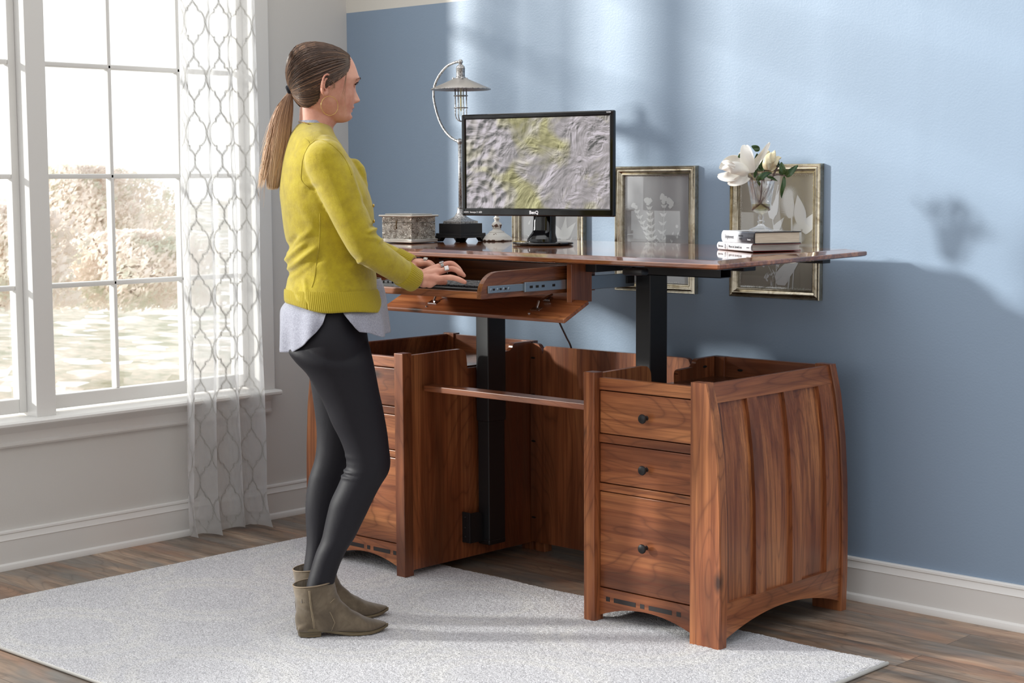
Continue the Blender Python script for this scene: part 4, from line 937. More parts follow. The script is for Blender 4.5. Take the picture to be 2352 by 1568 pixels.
    for pts, wd, cup, off in (
        ([(1722, 398, 0), (1716, 372, -.004), (1713, 348, -.002), (1712, 333, .006)], 16, .5, 0),       # tall petal
        ([(1729, 390, .0), (1739, 370, 0), (1754, 350, -.005), (1768, 327, -.002)], 8.5, .6, 0),        # right tall petal
        ([(1720, 398, -.008), (1700, 388, -.022), (1678, 385, -.028), (1658, 388, -.02)], 15, -.5, 0),   # near folded petal
        ([(1716, 392, .012), (1696, 376, .02), (1674, 372, .022), (1652, 388, .012)], 17, .55, 0),        # back petal
        ([(1712, 400, .0), (1690, 402, -.01), (1668, 406, -.01), (1648, 404, 0)], 13, .4, 0),
        ([(1718, 404, 0), (1704, 412, -.01), (1688, 418, -.012), (1671, 421, -.006)], 11, .4, 0),        # lower petal
        ([(1711, 378, .02), (1704, 360, .03), (1699, 350, .03)], 9, .4, 0),
        ([(1688, 384, -.03), (1672, 374, -.03), (1658, 372, -.02)], 6, .3, 0)):
        add_sheet('petal', pm, mg, .0007, pts=[V(*p) for p in pts], width=wd*s, cup=cup, shape=sh)
    st = MB(); st.tube([V(1706, 376, -.005), V(1709, 383, -.006), V(1712, 389, -.004)], [.0008, .0022, .001], 8); st.build('stamen', plain('green_stamen', (168, 176, 96), .6), mg, True)
    sb = MB(); sb.tube(spline([V(1721, 399), V(1729, 408), V(1738, 418)], 6), [.0035, .0035, .003, .003, .0028, .0028], 8); sb.build('stem', plain('bud_scale', (150, 138, 108), .6), mg, True)
    bd = tag(bpy.data.objects.new('magnolia_bud', None), 'closed cream magnolia bud standing upright to the right in the vase', 'flower'); link(bd); bd.location = V(1763, 390)
    for pts, wd, cup in (([(1763, 391, -.014), (1762, 376, -.021), (1766, 360, -.017), (1772, 350, -.008)], 10, -.75), ([(1765, 391, .0), (1770, 372, -.012), (1778, 355, -.008), (1780, 345, 0)], 10.5, -.7), ([(1766, 391, .003), (1778, 376, -.008), (1788, 364, -.002), (1795, 362, .002)], 8, -.6),
        ([(1764, 390, .012), (1770, 368, .017), (1772, 352, .012)], 11, .6), ([(1762, 390, 0), (1760, 372, 0), (1764, 352, 0), (1766, 346, 0)], 6.5, -.6), ([(1768, 391, .01), (1780, 376, .012), (1785, 358, .006)], 8, .6)):
        add_sheet('petal', bm_, bd, .0008, pts=[V(*p) for p in pts], width=wd*s, cup=cup, shape=sh)
    sb = MB(); sb.sphere(V(1770, 372), .0125, 16, None, (.8, .8, 1.3)); sb.build('bud_core', bm_, bd, True)
    lf = tag(bpy.data.objects.new('magnolia_branch', None), 'dark leafy magnolia twigs crossing inside the clear glass vase', 'branch'); link(lf); lf.location = V(1744, 470)
    lsh = lambda s_: math.sin(math.pi*min(1, (s_*.96+.02))**.8)**.9+.02
    for pts, wd, cup in (
        ([(1744, 346, .01), (1736, 340, .01), (1726, 335, .01)], 7, .3), ([(1737, 390, .012), (1738, 365, .015), (1739, 352, .012)], 6, .3), ([(1745, 388, .0), (1752, 382, -.004), (1758, 372, 0)], 8.5, .3), ([(1741, 392, .0), (1748, 380, .006), (1758, 366, .004)], 9, .3),
        ([(1738, 417, -.01), (1746, 408, -.016), (1760, 400, -.012), (1773, 396, -.004)], 7.5, -.3), ([(1761, 405, .0), (1772, 408, -.004), (1786, 416, -.004)], 3.5, .2), ([(1795, 402, 0), (1797, 390, -.003), (1794, 372, 0)], 8.0, .3), ([(1802, 402, .0), (1814, 396, -.004), (1833, 379, 0)], 8.0, .3), ([(1801, 405, 0), (1800, 420, -.004), (1796, 438, -.004), (1795, 455, 0)], 5.2, .3),
        ([(1696, 362, .01), (1699, 358, .01), (1701, 352, .01)], 3.5, .2), ([(1788, 384, .004), (1786, 376, 0), (1790, 370, 0)], 5, .2), ([(1734, 408, .0), (1735, 396, .0), (1737, 380, 0)], 4, .2), ([(1740, 414, -.01), (1743, 420, -.012), (1745, 428, -.01)], 3.5, .2)):
        add_sheet('leaf', lm, lf, .0006, pts=[V(*p) for p in pts], width=wd*s, cup=cup, shape=lsh)
    tw = MB()
    for pts, r0, r1 in (([(1767, 482, .01), (1752, 470, .004), (1743, 464, 0), (1734, 446, 0), (1728, 420, -.002), (1726, 406, 0)], .0028, .0024), ([(1728, 482, 0), (1737, 474, 0), (1746, 466, 0), (1757, 450, 0), (1767, 428, 0), (1775, 405, 0), (1786, 383, 0)], .0034, .0026), ([(1744, 468, .004), (1749, 440, .004), (1750, 415, .004), (1755, 392, .004), (1763, 390, .002)], .0022, .0018),
        ([(1748, 445, .002), (1744, 425, .004), (1740, 408, .006), (1738, 380, .008)], .0018, .0014), ([(1778, 403, 0), (1786, 401, -.002), (1798, 403, -.002), (1812, 405, 0)], .0016, .001), ([(1752, 445, 0), (1762, 432, .002)], .0012, .001), ([(1755, 420, .006), (1753, 405, .004), (1750, 396, .004)], .0025, .002)):
        p = spline([tuple(V(*q)) for q in pts], 18); tw.tube(p, list(np.linspace(r0, r1, 18)), 8)
    tw.build('twig', bk, lf, True)
vase()
# ================================================================== the person
PH = math.radians(57); PU = np.array([math.cos(PH), math.sin(PH), 0.]); PV = np.array([-math.sin(PH), math.cos(PH), 0.])   # forward / to her left
HHd = math.radians(63); HU = np.array([math.cos(HHd), math.sin(HHd), 0.]); HV = np.array([-math.sin(HHd), math.cos(HHd), 0.])
D0 = 4.665                                   # distance of the body's mid plane
PX = D0/F_PX                                 # metres per photo pixel there
person = thing('person', (1.45, -1.30, 0), 'standing person in a mustard cardigan, dark leggings and taupe ankle boots typing at the desk', 'person')
t = NT('skin'); c = t.coord(); n = t.noise(c, 22, 4, .6); n2 = t.noise(c, 700, 2); t.bsdf(t.ramp(n, [(.3, s2l((190, 128, 108))), (.5, s2l((205, 148, 126))), (.7, s2l((214, 162, 140)))]), .5, 0, Subsurface_Weight=.12, Subsurface_Scale=.01); t.bump(t.math('ADD', n2, t.math('MULTIPLY', t.noise(c, 120, 3), .8)), .12, .0006); M['skin'] = t.m
M['lip'] = plain('lip_skin', (178, 98, 92), .4)
def ring_px(y, L, R, b, d=D0, U=PU, V_=PV, n=64, pw=2.0):
    "horizontal ellipse whose silhouette spans photo columns L..R on photo row y; b = half width across"
    cpt = W((L+R)/2, y, d); hw = (R-L)/2*d/F_PX; kr = abs(V_@RGT); ku = U@RGT
    a = math.sqrt(max(hw*hw-(b*kr)**2, (hw*.3)**2))/ku; out = []
    for th in np.linspace(0, 2*math.pi, n, endpoint=False):
        cs, sn = math.cos(th), math.sin(th)
        if pw != 2: cs = math.copysign(abs(cs)**(2/pw), cs); sn = math.copysign(abs(sn)**(2/pw), sn)
        out.append(tuple(cpt+U*(a*cs)+V_*(b*sn)))
    return out
def loft_px(rows, d=None, U=PU, V_=PV, n=64, m=60, pw=2.0):
    "rows: (y, L, R, b[, d])"
    rr = np.array([[r[0], r[1], r[2], r[3], (r[4] if len(r) > 4 else (d or D0))] for r in rows], float)
    s = spline(rr, m); mb = MB(); mb.rings([ring_px(q[0], q[1], q[2], q[3], q[4], U, V_, n, pw) for q in s]); return mb
# ------------------------------------------------------------------ head surface
HC = 738.0; HD = D0-.002
hrows = np.array([(103, 729, 722, .006), (105, 746, 706, .026), (110, 766, 692, .043), (118, 784, 683, .056), (130, 799, 676, .066), (145, 808, 672, .072), (160, 813.5, 670, .0750), (172, 817, 670, .0765), (181, 819.0, 671.5, .0770),
    (190, 815, 673.5, .0765), (200, 810.5, 677, .0755), (210, 808, 681, .0735), (222, 808, 686, .0705), (233, 807, 691, .067), (243, 805.5, 696, .063), (252, 803.5, 703, .058), (260, 802, 711, .053), (268, 802, 722, .047), (275, 799, 738, .039), (279, 794, 752, .031), (281.5, 786, 765, .016)], float)
hs = spline(hrows, 110)
def head_pt(q, th, off=0.0):
    y, Fp, Bp, b = q
    cz = W(HC, y, HD); k = HU@RGT
    af = (Fp-HC)*PX/k; ab = (HC-Bp)*PX/k; cs, sn = math.cos(th), math.sin(th)
    mid = (af-ab)/2; ax_ = (af+ab)/2
    pw = 2.25; c_ = math.copysign(abs(cs)**(2/pw), cs); s_ = math.copysign(abs(sn)**(2/pw), sn)
    x = mid+ax_*c_; yl = b*s_
    if cs > 0:
        def gb(amp, y0, sy, r0, sr): return amp*math.exp(-((yl-y0)/sy)**2-((y-r0)/sr)**2)
        # nose: bridge, tip, wings
        nb = 0
        if 186 < y < 240:
            t_ = (y-192)/(230-192); amp = .0215*max(0, min(1, t_))**1.15 if t_ < 1 else .0215*max(0, 1-((y-230)/8.5)**2)
            nb = amp*math.exp(-(yl/(.0075+.006*max(0, min(1, t_))))**2)
        x += nb
        x += gb(.0035, 0, .020, 244, 4)*1.0+gb(.0060, 0, .019, 247.5, 2.6)+gb(.0062, 0, .018, 255, 3.0)-gb(.0022, 0, .022, 251, 1.3)-gb(.003, 0, .02, 261, 3)+gb(.0058, 0, .016, 269.5, 6.5)
        for s in (-1, 1):
            x -= gb(.0095, s*.031, .0125, 194, 8); x += gb(.0035, s*.028, .018, 182, 5); x += gb(.0042, s*.041, .016, 214, 12); x -= gb(.003, s*.014, .006, 224, 7); x += gb(.0045, s*.0115, .006, 231, 5); x -= gb(.0015, s*.026, .006, 251, 5)
        yl *= 1
    p = cz+HU*(x)+HV*yl
    if off:
        nrm = HU*cs/max(.3, 1)+HV*sn*(ax_/b)*.9; up = 0
        nrm = nrm/np.linalg.norm(nrm); tz = max(0, (125-y)/22.0); nrm = nrm+np.array([0, 0, tz]); nrm /= np.linalg.norm(nrm); p = p+nrm*off
    return p
def head_mb():
    mb = MB(); n = 128
    mb.rings([[tuple(head_pt(q, th)) for th in np.linspace(0, 2*math.pi, n, endpoint=False)] for q in hs]); return mb
EARX, EARY = 752.5, 199.0
def ear(mb, side):
    "side -1: near (right) ear"
    ctr = W(HC, EARY, HD)+HV*(side*.0745)+HU*(-.0075)
    out = HV*side; E1 = HU*.93-out*.30; E1 = E1/np.linalg.norm(E1); Z = np.array([0, 0, 1.])
    E1b = E1; N = np.cross(E1, Z)*(1 if side < 0 else -1); N = N/np.linalg.norm(N)
    if N@out < 0: N = -N
    def q(a, b, c=0): return ctr+E1*a+(Z+E1*.18)*b+N*(c+.004)
    # helix outline
    hel = [(.010, -.002), (.011, .012), (.006, .024), (-.004, .0285), (-.0145, .024), (-.0190, .010), (-.0175, -.004), (-.0110, -.016), (-.0040, -.0255), (.0035, -.0275), (.0075, -.0215), (.0080, -.012)]
    cz = [.0, .002, .005, .008, .011, .0125, .0115, .008, .004, .002, .001, 0]
    mb.tube(spline([tuple(q(a, b, c)) for (a, b), c in zip(hel, cz)], 40), [.0030]*28+[.0036]*6+[.0042]*3+[.0034]*3, 10)
    mb.tube(spline([tuple(q(*v)) for v in ((-.001, .018, .006), (-.0085, .012, .0085), (-.0095, .0, .0085), (-.005, -.010, .006), (.002, -.013, .004))], 20), .0027, 8)
    # thin bowl sheet behind
    R = []
    for k in (0.05, .5, 1.0):
        R.append([tuple(q(-.004+a_*k*1.0, b_*k, (.001 if k < .9 else .006)-.002)) for a_, b_ in [(.012*math.cos(w)*1.05, .0265*math.sin(w)) for w in np.linspace(0, 2*math.pi, 28, endpoint=False)]])
    R2 = [[tuple(np.array(p)-N*.006) for p in r] for r in R[::-1]]
    mb.rings(R+R2, True, True)
    mb.sphere(q(.0085, -.004, .004), .0042, 10); mb.sphere(q(.0020, -.0215, .003), .0062, 12, None, (1, 1, 1))
# ------------------------------------------------------------------ joints
def Wv(px, py, d): return Vector([float(a) for a in W(px, py, d)])
RS = (748, 372, D0-.145); armR = [(RS[0], RS[1], RS[2]), (776, 432, D0-.155), (800, 488, D0-.160), (822, 536, D0-.160), (843, 570, D0-.150), (880, 597, D0-.120), (914, 619, D0-.080), (946, 640, D0-.045)]
armR_r = [.046, .044, .041, .037, .036, .035, .031, .026]
armL = [(690, 370, D0+.145), (735, 430, D0+.165), (770, 490, D0+.18), (800, 545, D0+.185), (820, 566, D0+.185), (862, 580, D0+.175), (900, 594, D0+.165), (936, 609, D0+.155)]
def pts3(a): return [Wv(*q) for q in a]
def hand(mb, w, K, F, TH, rr=.0083):
    "w wrist, K knuckles (4, index..pinky), F finger chains, TH thumb chain; all (px,py,d)"
    w3 = Wv(*w); K3 = [Wv(*k) for k in K]
    for i, k in enumerate(K3):
        mid = w3.lerp(k, .5)+Vector((0, 0, .003)); mb.tube(spline([tuple(w3.lerp(k, .04)), tuple(mid), tuple(k)], 12), list(np.linspace(.0145, .0102, 12)), 10)
    for i in range(3):
        for f in (.35, .6, .85): mb.sphere((w3.lerp(K3[i], f)+w3.lerp(K3[i+1], f))/2+Vector((0, 0, -.001)), .0120-.002*f, 10)
    for k, ch in zip(K3, F):
        pts = [tuple(k)]+[tuple(Wv(*q)) for q in ch]; n_ = 18; mb.tube(spline(pts, n_), list(np.interp(np.linspace(0, 1, n_), [0, .3, .42, .6, .72, .92, 1], [rr*1.10, rr*.98, rr*1.04, rr*.93, rr*.95, rr*.84, rr*.55])), 12); mb.sphere(Wv(*ch[-1]), rr*.72, 10)
    pts = [tuple(w3.lerp(K3[0], .18))]+[tuple(Wv(*q)) for q in TH]; mb.tube(spline(pts, 16), list(np.interp(np.linspace(0, 1, 16), [0, .3, .6, .9, 1], [.015, .0125, .0105, .009, .006])), 12); mb.sphere(Wv(*TH[-1]), .0082, 10)
dR = D0-.030
wR = (951, 643, dR-.008)
KR = [(1003, 614, dR+.030), (1010, 612, dR+.010), (1012, 623, dR-.010), (1006, 640, dR-.027)]
FR_ = [[(1028, 607, dR+.034), (1046, 617, dR+.037), (1056, 630, dR+.038)], [(1034, 605, dR+.012), (1051, 615, dR+.014), (1062, 630, dR+.015)], [(1036, 617, dR-.010), (1053, 623, dR-.010), (1066, 633, dR-.009)], [(1030, 637, dR-.030), (1049, 640, dR-.031), (1068, 648, dR-.031)]]
THR = [(975, 640, dR+.035), (1000, 645, dR+.050), (1022, 648, dR+.055)]
dL = D0+.150
wL = (936, 611, dL)
KL = [(966, 606, dL-.028), (970, 601, dL-.010), (968, 603, dL+.010), (962, 607, dL+.027)]
FL_ = [[(982, 605, dL-.032), (991, 612, dL-.033), (997, 622, dL-.034)], [(985, 603, dL-.012), (994, 609, dL-.012), (1001, 619, dL-.012)], [(983, 604, dL+.010), (992, 611, dL+.010), (998, 621, dL+.010)], [(976, 610, dL+.030), (985, 616, dL+.032), (990, 623, dL+.032)]]
THL = [(948, 617, dL-.038), (962, 623, dL-.050), (976, 627, dL-.052)]
# near / far leg silhouettes (photo rows)
dN, dF = 4.585, 4.748
legN = [(770, 690, 838, .060, dN+.04), (788, 672, 846, .078, dN+.02), (805, 663, 851, .084, dN+.01), (830, 680, 857, .085, dN), (858, 706, 863, .080, dN), (904, 732, 872, .074, dN), (934, 747, 879, .070, dN), (971, 762, 886, .065, dN), (1002, 778, 891, .061, dN), (1029, 789, 894, .058, dN), (1054, 795, 897, .057, dN), (1072, 795, 896.5, .056, dN), (1090, 786, 891, .055, dN), (1115, 775, 875, .055, dN), (1149, 759, 857, .055, dN), (1175, 752, 845, .054, dN), (1201, 746, 832, .052, dN), (1237, 738, 814, .048, dN), (1265, 726, 796, .044, dN), (1300, 715, 780, .041, dN), (1345, 703, 767, .040, dN), (1380, 702, 764, .038, dN)]
legF = [(770, 690, 838, .060, dF-.04), (803, 672, 848, .080, dF-.01), (835, 692, 850, .084, dF-.005), (864, 710, 852, .078, dF), (898, 716.5, 850, .073, dF), (950, 723.5, 846, .068, dF), (985, 727, 842, .063, dF), (1020, 727, 838, .058, dF), (1051, 723, 830, .056, dF), (1075, 716, 820, .055, dF), (1097, 709, 810, .055, dF), (1133, 703, 800, .055, dF), (1164, 701, 790, .053, dF), (1200, 702, 780, .049, dF), (1237, 703.5, 764, .045, dF), (1262, 702, 752, .042, dF), (1300, 697, 744, .039, dF), (1325, 694, 744, .037, dF), (1360, 692, 742, .036, dF)]
pelvis = [(665, 672, 842, .128), (690, 666, 843, .140), (715, 660, 843, .152), (745, 655, 843, .163), (775, 652, 847, .170), (803, 659, 851, .168), (826, 678, 852, .155), (850, 704, 850, .12), (868, 728, 838, .07)]
def thin(rows, k): return [(r[0], (r[1]+r[2])/2-(r[2]-r[1])/2*k, (r[1]+r[2])/2+(r[2]-r[1])/2*k, r[3]*k)+tuple(r[4:]) for r in rows]
torso = [(284, 690, 768, .055), (296, 684, 768, .062), (306, 674, 772, .085), (320, 664, 778, .125), (338, 657, 786, .150), (362, 651, 800, .158), (390, 648, 815, .152), (425, 647, 832, .142), (465, 649, 846, .134), (505, 654, 846, .128), (545, 660, 842, .122), (585, 664, 838, .120), (625, 670, 840, .124), (660, 668, 842, .132)]
neck = [(228, 698, 772, .046), (245, 690, 772, .0475), (258, 688.5, 774, .049), (270, 688, 775, .050), (281, 687.5, 773, .051), (290, 687, 767, .053), (300, 685, 762, .057), (312, 680, 759, .066), (325, 672, 762, .085), (340, 666, 770, .10)]
def body():
    mb = head_mb(); ear(mb, -1); ear(mb, 1)
    mb.add(*(lambda q: (q.v, q.f))(loft_px(neck, D0, n=48, m=30)))
    for rows, kw in ((thin(torso, .93), {}), (thin(pelvis, .95), {}), (thin(legN, .92), {}), (thin(legF, .92), {})):
        q = loft_px(rows, D0, n=40, m=40); mb.add(q.v, q.f)
    for arm, rr in ((armR, armR_r), (armL, armR_r)):
        mb.tube(spline([tuple(p) for p in pts3(arm)], 26), list(np.interp(np.linspace(0, 1, 26), np.linspace(0, 1, 8), [r*.82 for r in rr])), 20)
    mb.tube([tuple(Wv(*armR[-1])), tuple(Wv(*wR)), tuple(Wv(962, 644, dR))], [.0235, .0215, .0175], 16, True, False, 1.0)
    mb.tube([tuple(Wv(*armL[-1])), tuple(Wv(*wL)), tuple(Wv(946, 611, dL))], [.0225, .0205, .0165], 16)
    hand(mb, wR, KR, FR_, THR); mb.sphere(Wv(973, 649, dR-.012), .0160, 14, None, (1.2, 1, .9)); mb.sphere(Wv(987, 650, dR-.018), .0140, 14); mb.sphere(Wv(996, 646, dR-.020), .0120, 14)
    hand(mb, wL, KL, FL_, THL)
    # feet inside the boots
    for (x0, x1, yy, dd) in ((706, 850, 1448, dN), (712, 850, 1412, dF)): mb.tube([tuple(Wv(735 if dd < 4.7 else 722, yy-90, dd)), tuple(Wv(x0+22, yy-30, dd+.005)), tuple(Wv(x0+40, yy-16, dd+.012)), tuple(Wv(x0+85, yy-4, dd+.03))], [.030, .026, .021, .012], 12)
    me = remesh(mb.mesh('body'), .0026, 2, .45)
    co = get_co(me); me.materials.append(M['skin']); me.materials.append(M['lip'])
    # lips by position
    hc = W(HC, 251, HD); rel = co-hc; x = rel@HU; yl = rel@HV; z = rel[:, 2]
    k = (x > .055) & (np.abs(yl) < .0225) & (np.abs(z-.0) < .0088*(1-(yl/.026)**2))
    vi = set(np.nonzero(k)[0].tolist())
    for p in me.polygons:
        if all(v in vi for v in p.vertices): p.material_index = 1
    return put('body', me, None, person, True)
body_o = body()
# eyes, brows, lashes
def face_pt(row, yl, off=0):
    i = int(np.argmin(np.abs(hs[:, 0]-row))); best = None
    for th in np.linspace(-1.35, 1.35, 181):
        p = head_pt(hs[i], th); l = (p-W(HC, row, HD))@HV
        if best is None or abs(l-yl) < best[0]: best = (abs(l-yl), p)
    return best[1]+HU*off
t = NT('eye'); M['eyew'] = plain('eyeball', (226, 222, 218), .15); M['iris'] = plain('iris', (62, 46, 34), .1)
M['brow'] = plain('brow_hair', (74, 54, 42), .8)
for s in (-1, 1):
    c = face_pt(194.5, s*.031, -.0095); e = MB(); e.sphere(c, .0115, 20); eo = e.build('eye', M['eyew'], person, True)
    i_ = MB(); i_.sphere(c+HU*.0062, .0062, 14); i_.build('iris', M['iris'], eo, True)
    l = MB(); pts = [face_pt(r, s*y_, o_) for r, y_, o_ in ((195.5, .019, .001), (191.5, .025, .0035), (190.2, .031, .0045), (191, .038, .0035), (194.5, .0445, .0012))]
    l.tube(spline([tuple(p) for p in pts], 16), [.0006]+[.0014]*14+[.0006], 6)
    for p in spline([tuple(p) for p in pts], 14)[1:-1]: l.tube([p, p+HU*.005+np.array([0, 0, .0005]), p+HU*.0075+np.array([0, 0, .0035])], [.0004, .0003, .0001], 4)
    l.build('eyelashes', M['black_ink'], eo)
    lo = MB(); pts = [face_pt(r, s*y_, o_) for r, y_, o_ in ((196.5, .019, .0), (200, .026, .0015), (201, .032, .0018), (199.5, .039, .0012), (195.5, .0445, .0))]; lo.tube(spline([tuple(p) for p in pts], 14), .0016, 6); lo.build('eyelid', M['skin'], eo, True)
    ul = MB(); pts = [face_pt(r, s*y_, o_) for r, y_, o_ in ((194, .018, .0005), (188.5, .025, .0015), (187, .031, .0022), (188, .039, .0014), (193, .0455, .0))]; ul.tube(spline([tuple(p) for p in pts], 14), .0021, 8); ul.build('eyelid', M['skin'], eo, True)
    b = MB()
    for k in range(60):
        f = k/59; y_ = .013+.038*f; r_ = 182.5-3.8*math.sin(math.pi*min(1, f*.8+.1))+2.8*f*f; p = face_pt(r_+random.uniform(-1.1, 1.1)*(1-.6*f), s*y_, .0008); d_ = HV*s*.005+np.array([0, 0, .0014*(1-1.6*f)])
        b.tube([p, p+d_*.5+HU*.0006, p+d_], [.0005, .0005, .0001], 4)
    b.build('eyebrow', M['brow'], person)
# ------------------------------------------------------------------ hair
def hair_limit(th):
    "lowest covered row for direction th (0 = face, pi = back)"
    a = abs((th+math.pi) % (2*math.pi)-math.pi)*180/math.pi
    return float(np.interp(a, [0, 20, 34, 44, 54, 66, 78, 88, 96, 104, 112, 120, 135, 150, 180], [121, 124, 131, 142, 158, 172, 181, 181, 183, 200, 226, 236, 243, 246, 247]))
t = NT('brown_hair'); fa = t.attr('tone'); rn = t.attr('rnd')
base = t.ramp(fa, [(0, s2l((58, 42, 34))), (.3, s2l((88, 64, 48))), (.5, s2l((156, 116, 86))), (.72, s2l((208, 164, 126))), (1, s2l((240, 208, 166)))])
cc = t.mix(t.math('MULTIPLY', rn, .38), base, s2l((44, 32, 28))); t.bsdf(cc, .36, 0, Specular_IOR_Level=.55); M['hair'] = t.m
tie = W(667, 208.5, HD-.004)
class Strands:
    def __init__(s): s.v = []; s.f = []; s.a = []; s.r = []
    def add(s, pts, w0, w1, t0, t1, rr):
        n = len(pts); pts = np.asarray(pts); k0 = len(s.v)
        tv = np.gradient(pts, axis=0); tv /= np.linalg.norm(tv, axis=1)[:, None]+1e-9
        ref = np.array([.3, .5, .8]); A = np.cross(tv, ref); A /= np.linalg.norm(A, axis=1)[:, None]+1e-9; B = np.cross(tv, A)
        for i in range(n):
            f = i/(n-1); w = w0+(w1-w0)*f
            if i == n-1: w *= .2
            for j in range(3):
                an = 2.094*j; s.v.append(tuple(pts[i]+A[i]*(w*math.cos(an))+B[i]*(w*math.sin(an)))); s.a.append(t0+(t1-t0)*f); s.r.append(rr)
        for i in range(n-1):
            for j in range(3):
                k = (j+1) % 3; s.f.append((k0+i*3+j, k0+i*3+k, k0+i*3+3+k, k0+i*3+3+j))
    def obj(s, name, parent):
        me = mk(s.v, s.f, name); attr(me, 'tone', s.a); attr(me, 'rnd', s.r); return put(name, me, M['hair'], parent, True)
def hair():
    # close-fitting under-layer
    n = 144; H2 = [q for q in hs if q[0] < 250]; vs = []; ok = {}; fs = []
    ths = np.linspace(0, 2*math.pi, n, endpoint=False)
    for i, q in enumerate(H2):
        for j, th in enumerate(ths):
            lim = hair_limit(th); e = (lim-q[0]); off = .0006+.0024*min(1, max(0, e)/10); ok[(i, j)] = e > -1.5
            vs.append(tuple(head_pt(q, th, off)))
    for i in range(len(H2)-1):
        for j in range(n):
            k = (j+1) % n
            if ok[(i, j)] and ok[(i, k)] and ok[(i+1, j)] and ok[(i+1, k)]: fs.append((i*n+j, i*n+k, (i+1)*n+k, (i+1)*n+j))
    me = mk(vs, fs, 'hair'); tone = []
    attr(me, 'tone', [.12]*len(vs)); attr(me, 'rnd', [.6]*len(vs))
    cap = put('hair', me, M['hair'], person, True)
    # combed strands
    S = Strands(); cen = W(HC-6, 182, HD); grid = []
    for i in range(0, len(hs), 2):
        for th in np.linspace(0, 2*math.pi, 96, endpoint=False):
            p = head_pt(hs[i], th); grid.append(p-cen)
    grid = np.array(grid); rad = np.linalg.norm(grid, axis=1); kd = KDTree(len(grid))
    for i, g in enumerate(grid): kd.insert(tuple(g/rad[i]), i)
    kd.balance()
    def surf(d, off):
        d = d/np.linalg.norm(d); s = ww = 0
        for co_, idx, dist in kd.find_n(tuple(d), 5): w_ = 1/(dist+.01); s += rad[idx]*w_; ww += w_
        return cen+d*(s/ww+off)
    td = tie-cen; td /= np.linalg.norm(td); cnt = 0
    r = random.Random(4)
    while cnt < 6200:
        if cnt < 2600:      # hairline all round
            th = r.uniform(-math.pi, math.pi); row = hair_limit(th)-abs(r.gauss(0, 3))+1
        else:
            th = r.uniform(-math.pi, math.pi); row = r.uniform(0, 1); row = 103+(hair_limit(th)-103)*row**.8
        i = int(np.argmin(np.abs(hs[:, 0]-row))); p = head_pt(hs[i], th, .001); d0 = p-cen; d0 /= np.linalg.norm(d0)
        an = math.acos(max(-1, min(1, float(d0@td)))); 
        if an < .12: continue
        cnt += 1; lift = r.uniform(.003, .0080); m = 13; pts = []
        sag = r.gauss(0, .02)
        for k in range(m):
            u = k/(m-1); q = (math.sin((1-u)*an)*d0+math.sin(u*an)*td)/math.sin(an)
            # sides sweep: strands first run back and slightly down, then gather at the tie
            q = q+np.array([0, 0, -.10*math.sin(math.pi*u)*(1 if abs(d0@HV) > .35 and d0[2] > -.2 else 0)])+HV*(sag*math.sin(math.pi*u))
            o_ = .0022+lift*math.sin(math.pi*min(1, u*1.6+.0)/2)*(1-.5*max(0, u-.8)/.2)
            pts.append(surf(q, o_))
        pts[-1] = tie+np.array([r.gauss(0, .002) for _ in range(3)])
        tone = .12+.48*r.random()**3+(.12 if d0[2] < .25 else 0)
        S.add(pts, .00115, .0007, tone*.8, tone+.12*r.random(), r.random())
    # loose wisps in front of and below the ear
    for k in range(26):
        a = Wv(796+r.gauss(0, 1.5), 168+r.gauss(0, 3), HD-.066); b_ = Wv(791+r.gauss(0, 3), 205, HD-.074); c_ = Wv(786+r.gauss(0, 4), 235, HD-.070); d_ = Wv(790+r.gauss(0, 5), 262+r.gauss(0, 8), HD-.062)
        if k < 8: S.add(spline([tuple(a), tuple(b_), tuple(c_), tuple(d_)], 12), .0004, .0002, .4, .7, .1)
        a = Wv(764+r.gauss(0, 4), 186, HD-.074); b_ = Wv(769+r.gauss(0, 3), 198+r.gauss(0, 3), HD-.078); c_ = Wv(760+r.gauss(0, 4), 206+r.gauss(0, 2), HD-.079)
        if k < 14: S.add(spline([tuple(a), tuple(b_), tuple(c_)], 8), .0004, .0002, .4, .6, .2)
    S.obj('hair_strands', cap)
    # ponytail
    S = Strands(); cl = np.array([(668, 210, 5), (661, 226, 11), (653, 250, 19), (646, 285, 23), (641, 325, 24.5), (635, 365, 21), (630, 400, 16.5), (626, 434, 13)], float)
    sp_ = spline(cl, 40)
    for k in range(3400):
        u, v = r.uniform(-1, 1), r.uniform(-1, 1)
        if u*u+v*v > 1: continue
        ln = int(round(np.interp(r.random(), [0, .12, 1], [24, 36, 40]))); wob = r.gauss(0, 1.0); fly = (r.random() < .05); pts = []
        m = 15
        for i in range(m):
            q = sp_[min(int(i/(m-1)*(ln-1)), 39)]; f = i/(m-1); hw = q[2]
            px = q[0]+hw*u+wob*f*2.2*math.sin(3*f+u*4)+(fly*(-22*f*f*r.uniform(.9, 1.1)) if u < 0 else 0); pts.append(W(px, q[1]+(r.uniform(-2.5, 2.5) if i == m-1 else 0), D0-.012+v*hw*PX*.75))
        g = .25+.55*abs(u)**2*0+.25*r.random()
        S.add(pts, .0008, .0005, .30+.2*r.random(), .75+.4*r.random(), r.random()**2*.8)
    for k in range(40):
        q0 = sp_[r.randint(8, 26)]; a = W(q0[0]-q0[2]*.9, q0[1], D0-.01); dx = r.uniform(8, 26); b_ = W(q0[0]-q0[2]-dx*.5, q0[1]+r.uniform(40, 70), D0); c_ = W(q0[0]-q0[2]-dx, q0[1]+r.uniform(90, 130), D0); S.add(spline([a, b_, c_], 10), .0003, .0002, .5, .8, .1)
    S.obj('ponytail', person)
    tm = MB(); ax = Vector(tuple(np.array(W(662, 212, D0))-np.array(W(682, 203, D0)))).normalized(); o1 = ax.orthogonal().normalized(); o2 = ax.cross(o1)
